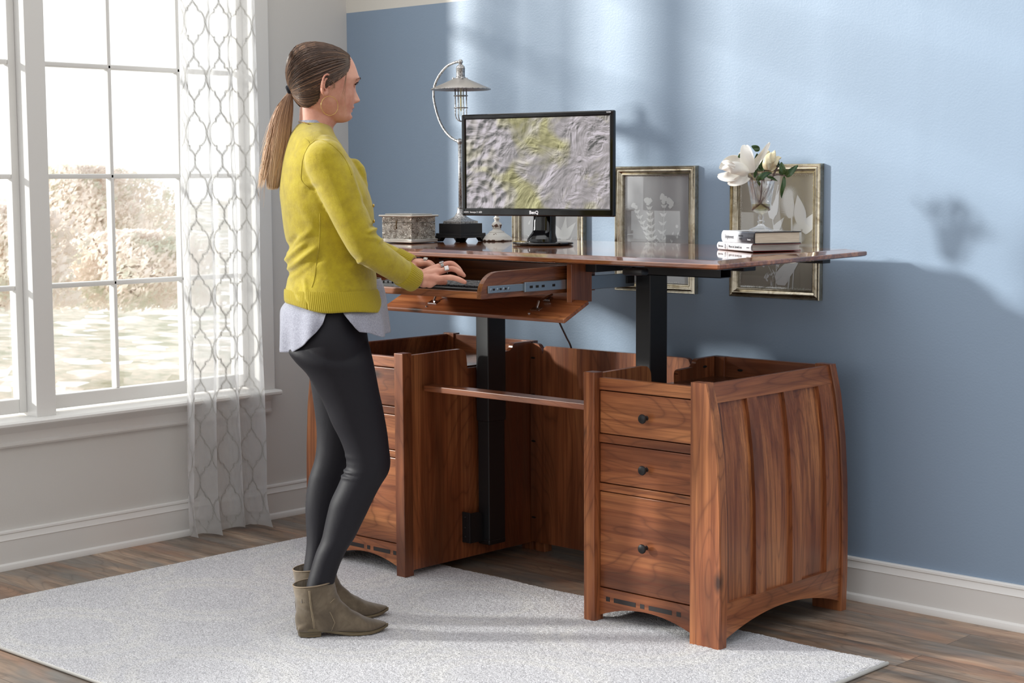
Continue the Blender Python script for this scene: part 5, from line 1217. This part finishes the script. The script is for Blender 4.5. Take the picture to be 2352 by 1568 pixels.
    for off, ra in ((-.007, .0120), (-.001, .0150), (.005, .0135)): tm.tube([Vector(tuple(tie))+ax*(off-.001)+o1*(ra*.8*math.cos(a))+o2*(ra*math.sin(a)) for a in np.linspace(0, 2*math.pi, 24, endpoint=False)], .0044, 10, True, True)
    tm.tube([Vector(tuple(tie))-ax*.008, Vector(tuple(tie))+ax*.008], .010, 12)
    tm.build('hair_tie', plain('navy_hair_elastic', (22, 24, 34), .8, 0, .5, 400), person, True)
hair()
# jewellery
er = MB(); ec = Wv(757, 243, HD-.080); E1 = Vector(tuple(HU*.97-HV*(-.24))).normalized()
er.tube([ec+E1*(.0258*math.cos(a))+Vector((0, 0, 1))*(.0258*math.sin(a)) for a in np.linspace(0, 2*math.pi, 56, endpoint=False)], .00075, 6, True, True)
er.build('hoop_earring', M['gold'], person, True)
nk = MB(); pts = [(689, 279, D0+.0), (687, 280, D0-.030), (700, 281.5, D0-.058), (720, 291, D0-.066), (735, 303, D0-.064), (748, 316, D0-.052), (760, 330, D0-.03), (768, 338, D0)]
sp_ = spline([tuple(Wv(*p)) for p in pts], 60); nk.tube(sp_, .0011, 6)
for i in range(0, 60, 2): nk.sphere(sp_[i], .0017, 6)
nk.build('necklace', plain('antique_gold', (150, 116, 70), .35, .9), person, True)
def finger_ring(k, ch, f, w, stone, face):
    a, b_ = Wv(*k), Wv(*ch[0]); p = a.lerp(b_, f); ax = (b_-a).normalized(); o1 = (Vector((0, 0, 1))-ax*ax.z).normalized(); o2 = ax.cross(o1); m = MB()
    for off in np.linspace(-w, w, 3 if w > .001 else 1): m.tube([p+ax*off+o1*(.0096*math.cos(a_))+o2*(.0096*math.sin(a_)) for a_ in np.linspace(0, 2*math.pi, 24, endpoint=False)], .0013, 6, True, True)
    r = m.build('finger_ring', M['silver'], person, True)
    toc = Vector((-FWH[0], -FWH[1], .35)).normalized(); nrm = (o1*(1-face)+(toc-ax*toc.dot(ax))*face).normalized(); X = ax; Y = nrm.cross(X).normalized(); Mx = Matrix((X, Y, nrm)).transposed().to_4x4(); Mx.translation = p+nrm*.0098
    s = MB(); s.bbox(-.0062, .0062, -.0068, .0068, -.001, .0022, .0012, Mx); s.build('setting', M['silver'], r)
    s = MB(); s.bbox(-.0042, .0042, -.0048, .0048, .0018, .0036, .0012, Mx); s.build('stone', stone, r)
finger_ring(KR[2], FR_[2], .62, .0006, plain('white_stone', (232, 228, 228), .1), .85)
finger_ring(KR[1], FR_[1], .25, .0028, plain('dark_inlay', (90, 86, 84), .4, .8), .1)
finger_ring(KL[1], FL_[1], .45, .0028, plain('pale_inlay', (190, 188, 184), .3, .8), .3)
# ------------------------------------------------------------------ leggings
def fabric(name, rgb, rough, sc, bump, sheen=.0, sub=None):
    t = NT(name); c = t.coord(); n = t.noise(c, sc, 3, .6); n2 = t.noise(c, sc*.06, 3)
    t.bsdf(t.mix(n, s2l(rgb), s2l(tuple(max(0, int(v*.86)) for v in rgb))), rough, 0, Sheen_Weight=sheen); t.bump(t.math('ADD', n, t.math('MULTIPLY', n2, .8)), bump, .002); t.b.inputs['Specular IOR Level'].default_value = .28; return t.m
M['legging'] = fabric('navy_black_leggings', (25, 24, 31), .58, 500, .12, .0)
def leggings():
    mb = MB()
    for rows in (pelvis, legN, legF):
        q = loft_px(rows, D0, n=56, m=70); mb.add(q.v, q.f)
    me = remesh(mb.mesh('leggings'), .005, 3, .5); co = get_co(me)
    # knee and ankle creases
    nrm = np.empty(len(me.vertices)*3); me.vertices.foreach_get('normal', nrm); nrm = nrm.reshape(-1, 3)
    kz = W(800, 1082, dN)[2]; dd = (co-CAM)@FWH; near = dd < (dN+dF)/2+.0
    for k, (row, amp, wd) in enumerate(((1046, .0016, 5), (1080, .0045, 4), (1086, -.003, 4), (1092, .0035, 3.5), (1062, .0012, 5))):
        z0 = W(800, row, dN)[2]; back = np.clip(-((co-W(845, row, dN))@RGT)/.06, 0, 1)**1.5
        co += nrm*(amp*np.exp(-((co[:, 2]-z0+.10*((co-W(800, row, dN))@RGT)*.2)/(wd*PX))**2)*back*near)[:, None]
    set_co(me, co); put('leggings', me, M['legging'], person, True)
leggings()
# ------------------------------------------------------------------ boots
t = NT('taupe_suede'); c = t.coord(); n = t.noise(c, 16, 4, .6, .5); n2 = t.noise(c, 500, 3, .7); t.bsdf(t.mix(t.math('MULTIPLY', n2, .35), t.ramp(n, [(.3, s2l((72, 61, 47))), (.5, s2l((98, 85, 67))), (.7, s2l((124, 110, 90)))]), s2l((80, 68, 54))), .85, 0, Sheen_Weight=.3); t.bump(t.math('ADD', t.math('MULTIPLY', n, 1.2), t.math('MULTIPLY', n2, .4)), .35, .002); M['suede'] = t.m
t = NT('stacked_heel'); c = t.coord(scale=(1, 1, 30)); n = t.noise(c, 14, 2); t.bsdf(t.ramp(n, [(.3, s2l((70, 60, 44))), (.6, s2l((112, 98, 72)))]), .6); M['heel'] = t.m
def boot(dx, dy, d, dirdeg):
    "outline given in photo pixels for the near boot; (dx,dy) shifts it for the far one"
    a = math.radians(dirdeg); U = np.array([math.cos(a), math.sin(a), 0]); V_ = np.array([-math.sin(a), math.cos(a), 0])
    ku = U@RGT; s = d/F_PX; heel = W(680+dx, 1462+dy, d); gz = .0137
    def fx(px): return (px-680)*s/ku                     # distance along the foot for a photo column
    def hz(py): return (1466-py)*s+gz
    org = np.array([heel[0], heel[1], 0])+V_*0
    mb = MB()
    # shaft: rings tilt slightly; (row, L, R, half width)
    rows = [(1341, 675, 769, .050), (1352, 676, 771, .050), (1372, 679, 776, .048), (1392, 681.5, 786, .045), (1408, 680, 801, .0405), (1424, 678, 815, .040), (1438, 679, 822, .039), (1452, 682, 822, .036)]
    R = []
    for (y, L, Rr, b) in rows:
        x0, x1 = fx(L), fx(Rr); ring = []
        for th in np.linspace(0, 2*math.pi, 48, endpoint=False):
            cs, sn = math.cos(th), math.sin(th); xx = (x0+x1)/2+(x1-x0)/2*cs; ring.append(tuple(org+U*xx+V_*(b*sn)+np.array([0, 0, hz(y)+(.006*cs if y < 1360 else 0)])))
        R.append(ring)
    mb.rings(R)
    # forefoot: vertical sections along the foot
    sec = [(683, 1440, 1456, .026), (700, 1420, 1459, .033), (725, 1405, 1461, .035), (760, 1398, 1463, .035), (785, 1399, 1465, .037), (805, 1413, 1466, .0405), (826, 1425, 1466.5, .0415), (846, 1435, 1466, .038), (864, 1441, 1463, .031), (878, 1445, 1459, .021), (887, 1447.5, 1455, .011), (891.5, 1449, 1453, .004)]
    R = []
    for px, t_, b_, hw in sec:
        z0, z1 = hz(b_)+.006, hz(t_); ring = []
        for th in np.linspace(0, 2*math.pi, 40, endpoint=False):
            cs, sn = math.cos(th), math.sin(th); zz = z0+(z1-z0)*(.38+.62*sn if sn > 0 else .38+.38*math.copysign(abs(sn)**.35, sn)); yy = hw*(abs(cs)**(.8 if sn > 0 else .45))*math.copysign(1, cs)*(1 if sn < 0 else 1)
            ring.append(tuple(org+U*fx(px)+V_*yy+np.array([0, 0, zz])))
        R.append(ring)
    mb.rings(R)
    me = remesh(mb.mesh('b'), .0032, 3, .5); co = get_co(me); rel = co-org; x = rel@U; z = rel[:, 2]; y = rel@V_
    nrm = np.empty(len(co)*3); me.vertices.foreach_get('normal', nrm); nrm = nrm.reshape(-1, 3)
    # slouch folds over the instep and ankle
    fold = np.zeros(len(co))
    for cx_, cz_, sl, amp, w_, ln in ((fx(800), hz(1408), -.9, .0036, .0055, .045), (fx(815), hz(1418), -1.0, -.0024, .005, .045), (fx(824), hz(1426), -1.1, .0032, .005, .04), (fx(812), hz(1440), -.7, .0016, .005, .03), (fx(762), hz(1392), .9, .0022, .007, .035), (fx(700), hz(1395), -.5, .002, .006, .03), (fx(690), hz(1412), -.4, -.0015, .006, .03)):
        dxl = (x-cx_); dzl = (z-cz_); n_ = (dxl+dzl/sl*1.0*(-1))/math.hypot(1, 1/sl); tt = np.hypot(dxl, dzl); fold += amp*np.exp(-(n_/w_)**2)*np.exp(-(tt/ln)**2)
    co = co+nrm*fold[:, None]
    # hollow opening
    ztop = hz(1341); xc = (fx(675)+fx(769))/2; rr_ = np.hypot((x-xc)/((fx(769)-fx(675))/2), y/.050)
    k = (z > ztop-.012) & (rr_ < .90) & (nrm[:, 2] > .5); co[k, 2] -= .045
    set_co(me, co)
    o = put('boot', me, M['suede'], person, True)
    rim = MB(); rim.tube([org+U*(xc+(fx(769)-fx(675))/2*.985*math.cos(q))+V_*(.0492*math.sin(q))+np.array([0, 0, ztop+.0005+.006*math.cos(q)]) for q in np.linspace(0, 2*math.pi, 48, endpoint=False)], .0021, 8, True, True); rim.build('top_stitching', plain('boot_rim', (128, 112, 92), .7), o, True)
    se = MB()
    for dl in (0, .003): se.tube([org+U*(fx(py_)+dl)-V_*(b_+.0008)+np.array([0, 0, hz(r_)]) for py_, r_, b_ in ((706, 1350, .0488), (708, 1375, .0465), (711, 1400, .0430), (715, 1425, .0395), (717, 1443, .038))], .0007, 6)
    se.tube([org+U*fx(a_)-V_*(w_+.0006)+np.array([0, 0, hz(r_)]) for a_, r_, w_ in ((765, 1375, .038), (747, 1390, .041), (757, 1412, .0395), (765, 1432, .0385), (757, 1452, .0355))], .0007, 6)
    se.build('seam', plain('tan_thread', (158, 142, 116), .8), o, True)
    # sole and heel
    def outl(scale=1.0): 
        L = [(681, .0), (684, .018), (695, .029), (720, .034), (750, .031), (780, .034), (805, .0405), (828, .042), (850, .037), (868, .028), (882, .016), (890, .006), (893, 0)]
        q = spline([(fx(p), w_*scale) for p, w_ in L], 40); return [(a_, b_) for a_, b_ in q]+[(a_, -b_) for a_, b_ in q[::-1][1:-1]]
    mb = MB(); pl = outl(1.03); R = []
    toe = lambda xx: .011*max(0, (xx-fx(845))/(fx(893)-fx(845)))**1.5
    arch_ = lambda xx: float(np.interp(xx, [fx(680), fx(735), fx(790), fx(820), fx(893)], [.020, .016, .001, 0, 0]))
    for dz, sc in ((0, .985), (.002, 1.0), (.0062, 1.0), (.0072, .985)): R.append([tuple(org+U*a_+V_*(b_*sc)+np.array([0, 0, gz+arch_(a_)+toe(a_)+dz])) for a_, b_ in pl])
    mb.rings(R); mb.build('sole', M['heel'], o, .6)
    mb = MB(); L = [(682, 0), (685, .018), (697, .028), (718, .031), (737, .029), (737.5, 0)]; q = [(fx(p), w_) for p, w_ in L]; pl = q+[(a_, -b_) for a_, b_ in q[::-1][1:-1]]; xm = fx(712)
    mb.rings([[tuple(org+U*(xm+(a_-xm)*sc)+V_*(b_*sc)+np.array([0, 0, z_])) for a_, b_ in pl] for z_, sc in ((gz, .88), (gz+.010, .93), (gz+.021, 1.0))]); mb.build('heel', M['heel'], o, .6)
boot(0, 0, 4.570, 57); boot(0, -33.5, 4.735, 59)
# ------------------------------------------------------------------ grey tee shirt tails under the cardigan
def tee():
    NT_, NR = 220, 44; rows0 = [(640, 684, 874, .085), (665, 676, 882, .095), (685, 664, 886, .110), (698, 652, 888, .135), (712, 644, 890, .160), (740, 642, 894, .174), (770, 641, 898, .178), (806, 641, 902, .180)]
    rr = spline(np.array(rows0, float), 60)
    def ring_at(y):
        i = np.array([np.interp(y, rr[:, 0], rr[:, k]) for k in range(4)]); return ring_px(i[0], i[1], i[2], i[3], D0, PU, PV, NT_)
    base_ = ring_at(700); pxs = []
    for p in base_:
        v = np.array(p)-CAM; pxs.append(1176+F_PX*(v@_R)/(v@_f))
    def bottom(j):
        px = pxs[j]; th = j/NT_*2*math.pi; nearside = math.sin(th) < 0
        pa = [(641, 803), (660, 801), (678, 796), (702, 778), (727, 750), (742, 730), (749, 712), (753, 700), (784, 700), (790, 712), (801, 728), (812, 742), (823, 752), (842, 755), (868, 768), (880, 764), (897, 759)]
        b = np.interp(px, [a[0] for a in pa], [a[1] for a in pa])
        if not nearside: b = np.interp(px, [641, 700, 730, 760, 800, 830, 897], [803, 796, 760, 705, 745, 762, 760])
        return b
    cols = []; NRr = NR
    grid = []
    for i in range(NRr):
        f = i/(NRr-1); row = []
        for j in range(NT_):
            y = 640+(bottom(j)-640)*f; q = np.array([np.interp(y, rr[:, 0], rr[:, k]) for k in range(4)])
            th = j/NT_*2*math.pi; cpt = W((q[1]+q[2])/2, y, D0); hw = (q[2]-q[1])/2*PX; a = math.sqrt(max(hw*hw-(q[3]*.256)**2, .001))/.966
            wv = .004*math.sin(th*9+y*.02)*f+.003*math.sin(th*17+1)*f*f
            row.append(tuple(cpt+PU*((a+wv)*math.cos(th))+PV*((q[3]+wv)*math.sin(th))))
        grid.append(row)
    mb = MB(); mb.rings(grid, False, False); me = mb.mesh('t_shirt')
    t = NT('heather_grey_jersey'); c = t.coord(); n = t.noise(c, 300, 4, .8, .6); n2 = t.noise(t.coord(scale=(1, 1, .3)), 30, 3); t.bsdf(t.ramp(n, [(.3, s2l((124, 125, 136))), (.5, s2l((154, 156, 170))), (.7, s2l((176, 178, 190)))]), .85, 0, Sheen_Weight=.2); t.bump(t.math('ADD', n, t.math('MULTIPLY', n2, 1.5)), .4, .002)
    o = put('t_shirt', me, t.m, person, True); so = o.modifiers.new('s', 'SOLIDIFY'); so.thickness = .0016
    # hem stitching and the strip of collar at the nape
    cl = MB(); R = []
    for (y, L, Rr, b) in ((277, 686, 752, .053), (284, 684.5, 757, .056), (292, 680, 764, .062)): R.append(ring_px(y, L, Rr, b, D0, PU, PV, 48))
    cl.rings(R, False, False); co_ = cl.build('collar', t.m, o, True); so = co_.modifiers.new('s', 'SOLIDIFY'); so.thickness = .002
tee()
# ------------------------------------------------------------------ cardigan
t = NT('mustard_wool'); c = t.coord(); n = t.noise(c, 420, 4, .75); n2 = t.noise(c, 34, 4, .6); n3 = t.noise(c, 90, 3)
t.bsdf(t.mix(t.math('MULTIPLY', n, .7), t.ramp(n2, [(.3, s2l((168, 148, 16))), (.55, s2l((192, 172, 18))), (.75, s2l((202, 184, 30)))]), s2l((142, 124, 16))), .9, 0, Sheen_Weight=.35, Sheen_Roughness=.5); t.bump(t.math('ADD', n, t.math('ADD', t.math('MULTIPLY', n2, 1.0), n3)), .5, .0025); M['wool'] = t.m
t = NT('ribbed_mustard_wool'); c = t.coord(); n = t.noise(c, 420, 4, .75); t.bsdf(t.mix(t.math('MULTIPLY', n, .7), s2l((180, 161, 18)), s2l((140, 122, 16))), .9, 0, Sheen_Weight=.3); t.bump(n, .4, .0015); M['rib'] = t.m
card = [(281, 687, 752, .052), (287, 682, 758, .064), (296, 674, 764, .088), (308, 664, 770, .120), (324, 656, 780, .148), (345, 650, 794, .164), (368, 646, 808, .168), (392, 644, 822, .164), (425, 642, 840, .156), (450, 643, 850, .150), (480, 647, 857, .146), (507, 650, 859, .142), (535, 654, 860, .138), (560, 659, 860, .136), (580, 658, 860, .136), (604, 661, 861, .138), (624, 666, 863, .140), (645, 660, 866, .146), (665, 655, 868, .154), (682, 652, 870, .160), (694, 654, 873, .162)]
def cardigan():
    mb = MB(); q = loft_px(card, D0, n=72, m=80, pw=2.15); mb.add(q.v, q.f)
    # round shoulders, sleeves
    sl = [.058, .0545, .0505, .0465, .0440, .0395, .0365, .0325]
    for arm, rr in ((armR, sl), (armL, sl)):
        p = [tuple(v) for v in pts3(arm)]; mb.tube(spline(p, 40), list(np.interp(np.linspace(0, 1, 40), np.linspace(0, 1, 8), rr)), 28)
        p0 = Vector(p[0]); sg = -1 if arm is armR else 1
        mb.sphere(p0+Vector((0, 0, .004)), .058, 20); mb.sphere(p0+Vector(tuple(-PV*sg*.035))+Vector((0, 0, .016)), .058, 20)
    # ruffled placket at the front
    for px, py, r in ((822, 383, .020), (830, 392, .020), (835, 402, .018), (836, 414, .018), (840, 425, .016)): mb.sphere(Wv(px-10, py, D0-.01), r*1.2, 14)
    me = remesh(mb.mesh('c'), .0042, 5, .5); co = get_co(me); nrm = np.empty(len(co)*3); me.vertices.foreach_get('normal', nrm); nrm = nrm.reshape(-1, 3)
    v = co-CAM; dd = v@_f; px = 1176+F_PX*(v@_R)/dd; py = 784-F_PX*(v@_U)/dd; nearf = 1/(1+np.exp((v@FWH-(D0+.03))/.01))
    f = np.zeros(len(co))
    def crease(x0, y0, x1, y1, amp, w):
        dx, dy = x1-x0, y1-y0; L = math.hypot(dx, dy); t_ = ((px-x0)*dx+(py-y0)*dy)/(L*L); nn = ((px-x0)*dy-(py-y0)*dx)/L
        return amp*np.exp(-(nn/w)**2)*np.exp(-((np.clip(np.abs(t_-.5)-.35, 0, None))/.22)**2)
    for a in ((655, 600, 700, 560, .0055, 6), (664, 618, 725, 572, .0065, 7), (668, 640, 716, 606, .004, 6), (690, 625, 740, 590, -.004, 8), (652, 575, 680, 545, -.005, 7), (676, 560, 714, 530, .0035, 7),
              (694, 428, 722, 418, .0012, 5), (704, 442, 735, 428, -.0012, 6), (690, 470, 720, 520, .002, 10), (845, 534, 870, 522, .005, 4.5), (852, 520, 872, 512, -.004, 4.5), (838, 545, 872, 548, .003, 5), (868, 556, 884, 548, .003, 4),
              (806, 610, 836, 596, .003, 5), (672, 660, 690, 690, .002, 6), (700, 640, 706, 690, .0025, 5), (800, 380, 830, 460, .004, 6), (815, 400, 838, 470, -.003, 6)): f += crease(*a)
    co = co+nrm*(f*1.6*nearf)[:, None]
    set_co(me, co); cg = put('cardigan', me, M['wool'], person, True)
    # ribbed hem band, its lower edge dips at the front
    N = 900; R = []; prof = [(0, 0.000), (.15, .0022), (.85, .0026), (1, .0015), (1.0, -.0030)]
    def band(y, L, Rr, b, w): return y, L, Rr, b, w
    for f_, w_ in ((0, .001), (.12, .003), (.5, .0034), (.9, .003), (1, .001), (1, -.006)):
        ring = []; base = [ring_px(y, L, Rr, b, D0, PU, PV, N, 2.15) for y, L, Rr, b in ((662, 655.5, 867.5, .153), (704, 655.5, 879, .166))]
        low = [ring_px(y, L, Rr, b, D0, PU, PV, N, 2.15) for y, L, Rr, b in ((690, 655.5, 879, .166), (716, 656, 881, .167))]
        for j in range(N):
            th = 2*math.pi*j/N; u = .5+.5*math.cos(th)       # 1 front, 0 back
            bot = np.array(low[0][j])*(1-u)+np.array(low[1][j])*u
            if math.sin(th) < 0: bot = bot+np.array([0, 0, -.012*math.exp(-((u-.30)/.22)**2)])
            topp = np.array(base[0][j]); p = topp*(1-f_)+bot*f_; out = PU*math.cos(th)+PV*math.sin(th); rib = .0011*(math.cos(th*150) > -.1)*(1 if w_ > 0 else 0)
            slit = -.004*math.exp(-((th-4.02)/.008)**2)
            ring.append(tuple(p+out*(w_+rib+slit)))
        R.append(ring)
    mb = MB(); mb.rings(R, False, False); mb.build('hem_band', M['rib'], cg, True)
    # ribbed cuffs
    for arm in (armR, armL):
        p = pts3(arm); a, b_ = p[-2], p[-1]; ax = (b_-a).normalized(); st_ = b_-ax*.040; o1 = (Vector((0, 0, 1))-ax*ax.z).normalized(); o2 = ax.cross(o1); R = []; N = 240
        for f_, r_ in ((0, .0350), (.08, .0372), (.5, .0350), (.92, .0338), (1.0, .0325), (1.0, .026), (.7, .025)):
            R.append([tuple(st_+ax*(.052*f_)+o1*((r_+.0009*(math.cos(2*math.pi*j/N*40) > 0)*(r_ > .03))*math.cos(2*math.pi*j/N))+o2*((r_+.0009*(math.cos(2*math.pi*j/N*40) > 0)*(r_ > .03))*math.sin(2*math.pi*j/N))) for j in range(N)])
        mb = MB(); mb.rings(R, False, False); mb.build('cuff', M['rib'], cg, True)
    # seam lines: armhole and side
    from mathutils.bvhtree import BVHTree
    bv = BVHTree.FromPolygons([tuple(c_) for c_ in co], [tuple(p.vertices) for p in me.polygons])
    def proj(px_, py_, off=.0003):
        d_ = Vector(tuple(ray(px_, py_))).normalized(); h = bv.ray_cast(Vector(tuple(CAM)), d_); return (h[0]+h[1]*off) if h[0] is not None else None
    sm = MB()
    for path in ([(712, 331), (706, 340), (699, 355), (694, 375), (692, 395), (692, 412), (700, 424), (712, 434)], [(722, 322), (734, 321), (748, 325), (766, 336), (786, 356), (800, 380), (808, 402)], [(700, 318), (708, 324), (712, 331), (722, 324)], [(735, 490), (735, 520), (733, 560), (727, 600), (722, 640), (716, 660)]):
        q = [proj(*w_) for w_ in spline(path, 26)]; q = [w_ for w_ in q if w_ is not None]
        if len(q) > 3: sm.tube(q, .0011, 6)
    sm.build('seam', M['rib'], cg, True)
    bt = MB()
    for px_, py_ in ((858, 472), (859, 508)): bt.sphere(Wv(px_, py_, D0-.035), .005, 10, None, (.6, .6, 1))
    bt.build('button', M['gold'], cg, True)
cardigan()
WORLD_S, SUN_S, EXPO = 1.0, 3.0, .97
# ================================================================== light, camera
w = bpy.data.worlds.new('World'); SC.world = w; w.use_nodes = True; nt = w.node_tree; nt.nodes.clear()
o = nt.nodes.new('ShaderNodeOutputWorld'); bg = nt.nodes.new('ShaderNodeBackground'); nt.links.new(bg.outputs[0], o.inputs[0])
tc = nt.nodes.new('ShaderNodeTexCoord'); sp = nt.nodes.new('ShaderNodeSeparateXYZ'); nt.links.new(tc.outputs['Generated'], sp.inputs[0])
# brightest towards the window side, dimmer overhead and on the room side
cr = nt.nodes.new('ShaderNodeValToRGB'); mr = nt.nodes.new('ShaderNodeMapRange'); nt.links.new(sp.outputs[0], mr.inputs[0]); mr.inputs[1].default_value = -1; mr.inputs[2].default_value = 1
nt.links.new(mr.outputs[0], cr.inputs[0]); e = cr.color_ramp.elements
e[0].position = 0; e[0].color = (.8, .8, .8, 1); e[1].position = 1; e[1].color = (.31, .305, .30, 1)
q = e.new(.42); q.color = (.8, .8, .8, 1); q = e.new(.56); q.color = (.30, .305, .32, 1)
up = nt.nodes.new('ShaderNodeMapRange'); nt.links.new(sp.outputs[2], up.inputs[0]); up.inputs[1].default_value = .25; up.inputs[2].default_value = .8; up.inputs[3].default_value = 0; up.inputs[4].default_value = .36
ad = nt.nodes.new('ShaderNodeMix'); ad.data_type = 'RGBA'; ad.blend_type = 'ADD'; ad.inputs[0].default_value = 1; nt.links.new(cr.outputs[0], ad.inputs[6]); nt.links.new(up.outputs[0], ad.inputs[7])
nt.links.new(ad.outputs[2], bg.inputs[0]); bg.inputs[1].default_value = WORLD_S
sd = bpy.data.lights.new('sun', 'SUN'); sd.energy = SUN_S; sd.angle = math.radians(4.4); sd.color = (1, .975, .93)
so = bpy.data.objects.new('sun', sd); link(so); dv = Vector((.77, .64, -.265)); so.rotation_euler = dv.to_track_quat('-Z', 'Y').to_euler(); so.location = (-4, -4, 4)
cd = bpy.data.cameras.new('camera'); co = bpy.data.objects.new('camera', cd); link(co)
cd.sensor_width = 36; cd.sensor_fit = 'HORIZONTAL'; cd.lens = F_PX/2352*36; cd.clip_start = .05; cd.clip_end = 200
mw = Matrix([[_R[i], _U[i], -_f[i], CAM[i]] for i in range(3)]+[[0, 0, 0, 1]]); co.matrix_world = mw
cd.dof.use_dof = True; cd.dof.focus_distance = 4.85; cd.dof.aperture_fstop = 11
SC.camera = co
SC.view_settings.view_transform = 'Standard'; SC.view_settings.look = 'None'; SC.view_settings.gamma = 1; SC.view_settings.use_curve_mapping = False; SC.view_settings.exposure = EXPO
SC.cycles.max_bounces = 10; SC.cycles.transparent_max_bounces = 16; SC.cycles.sample_clamp_indirect = 6
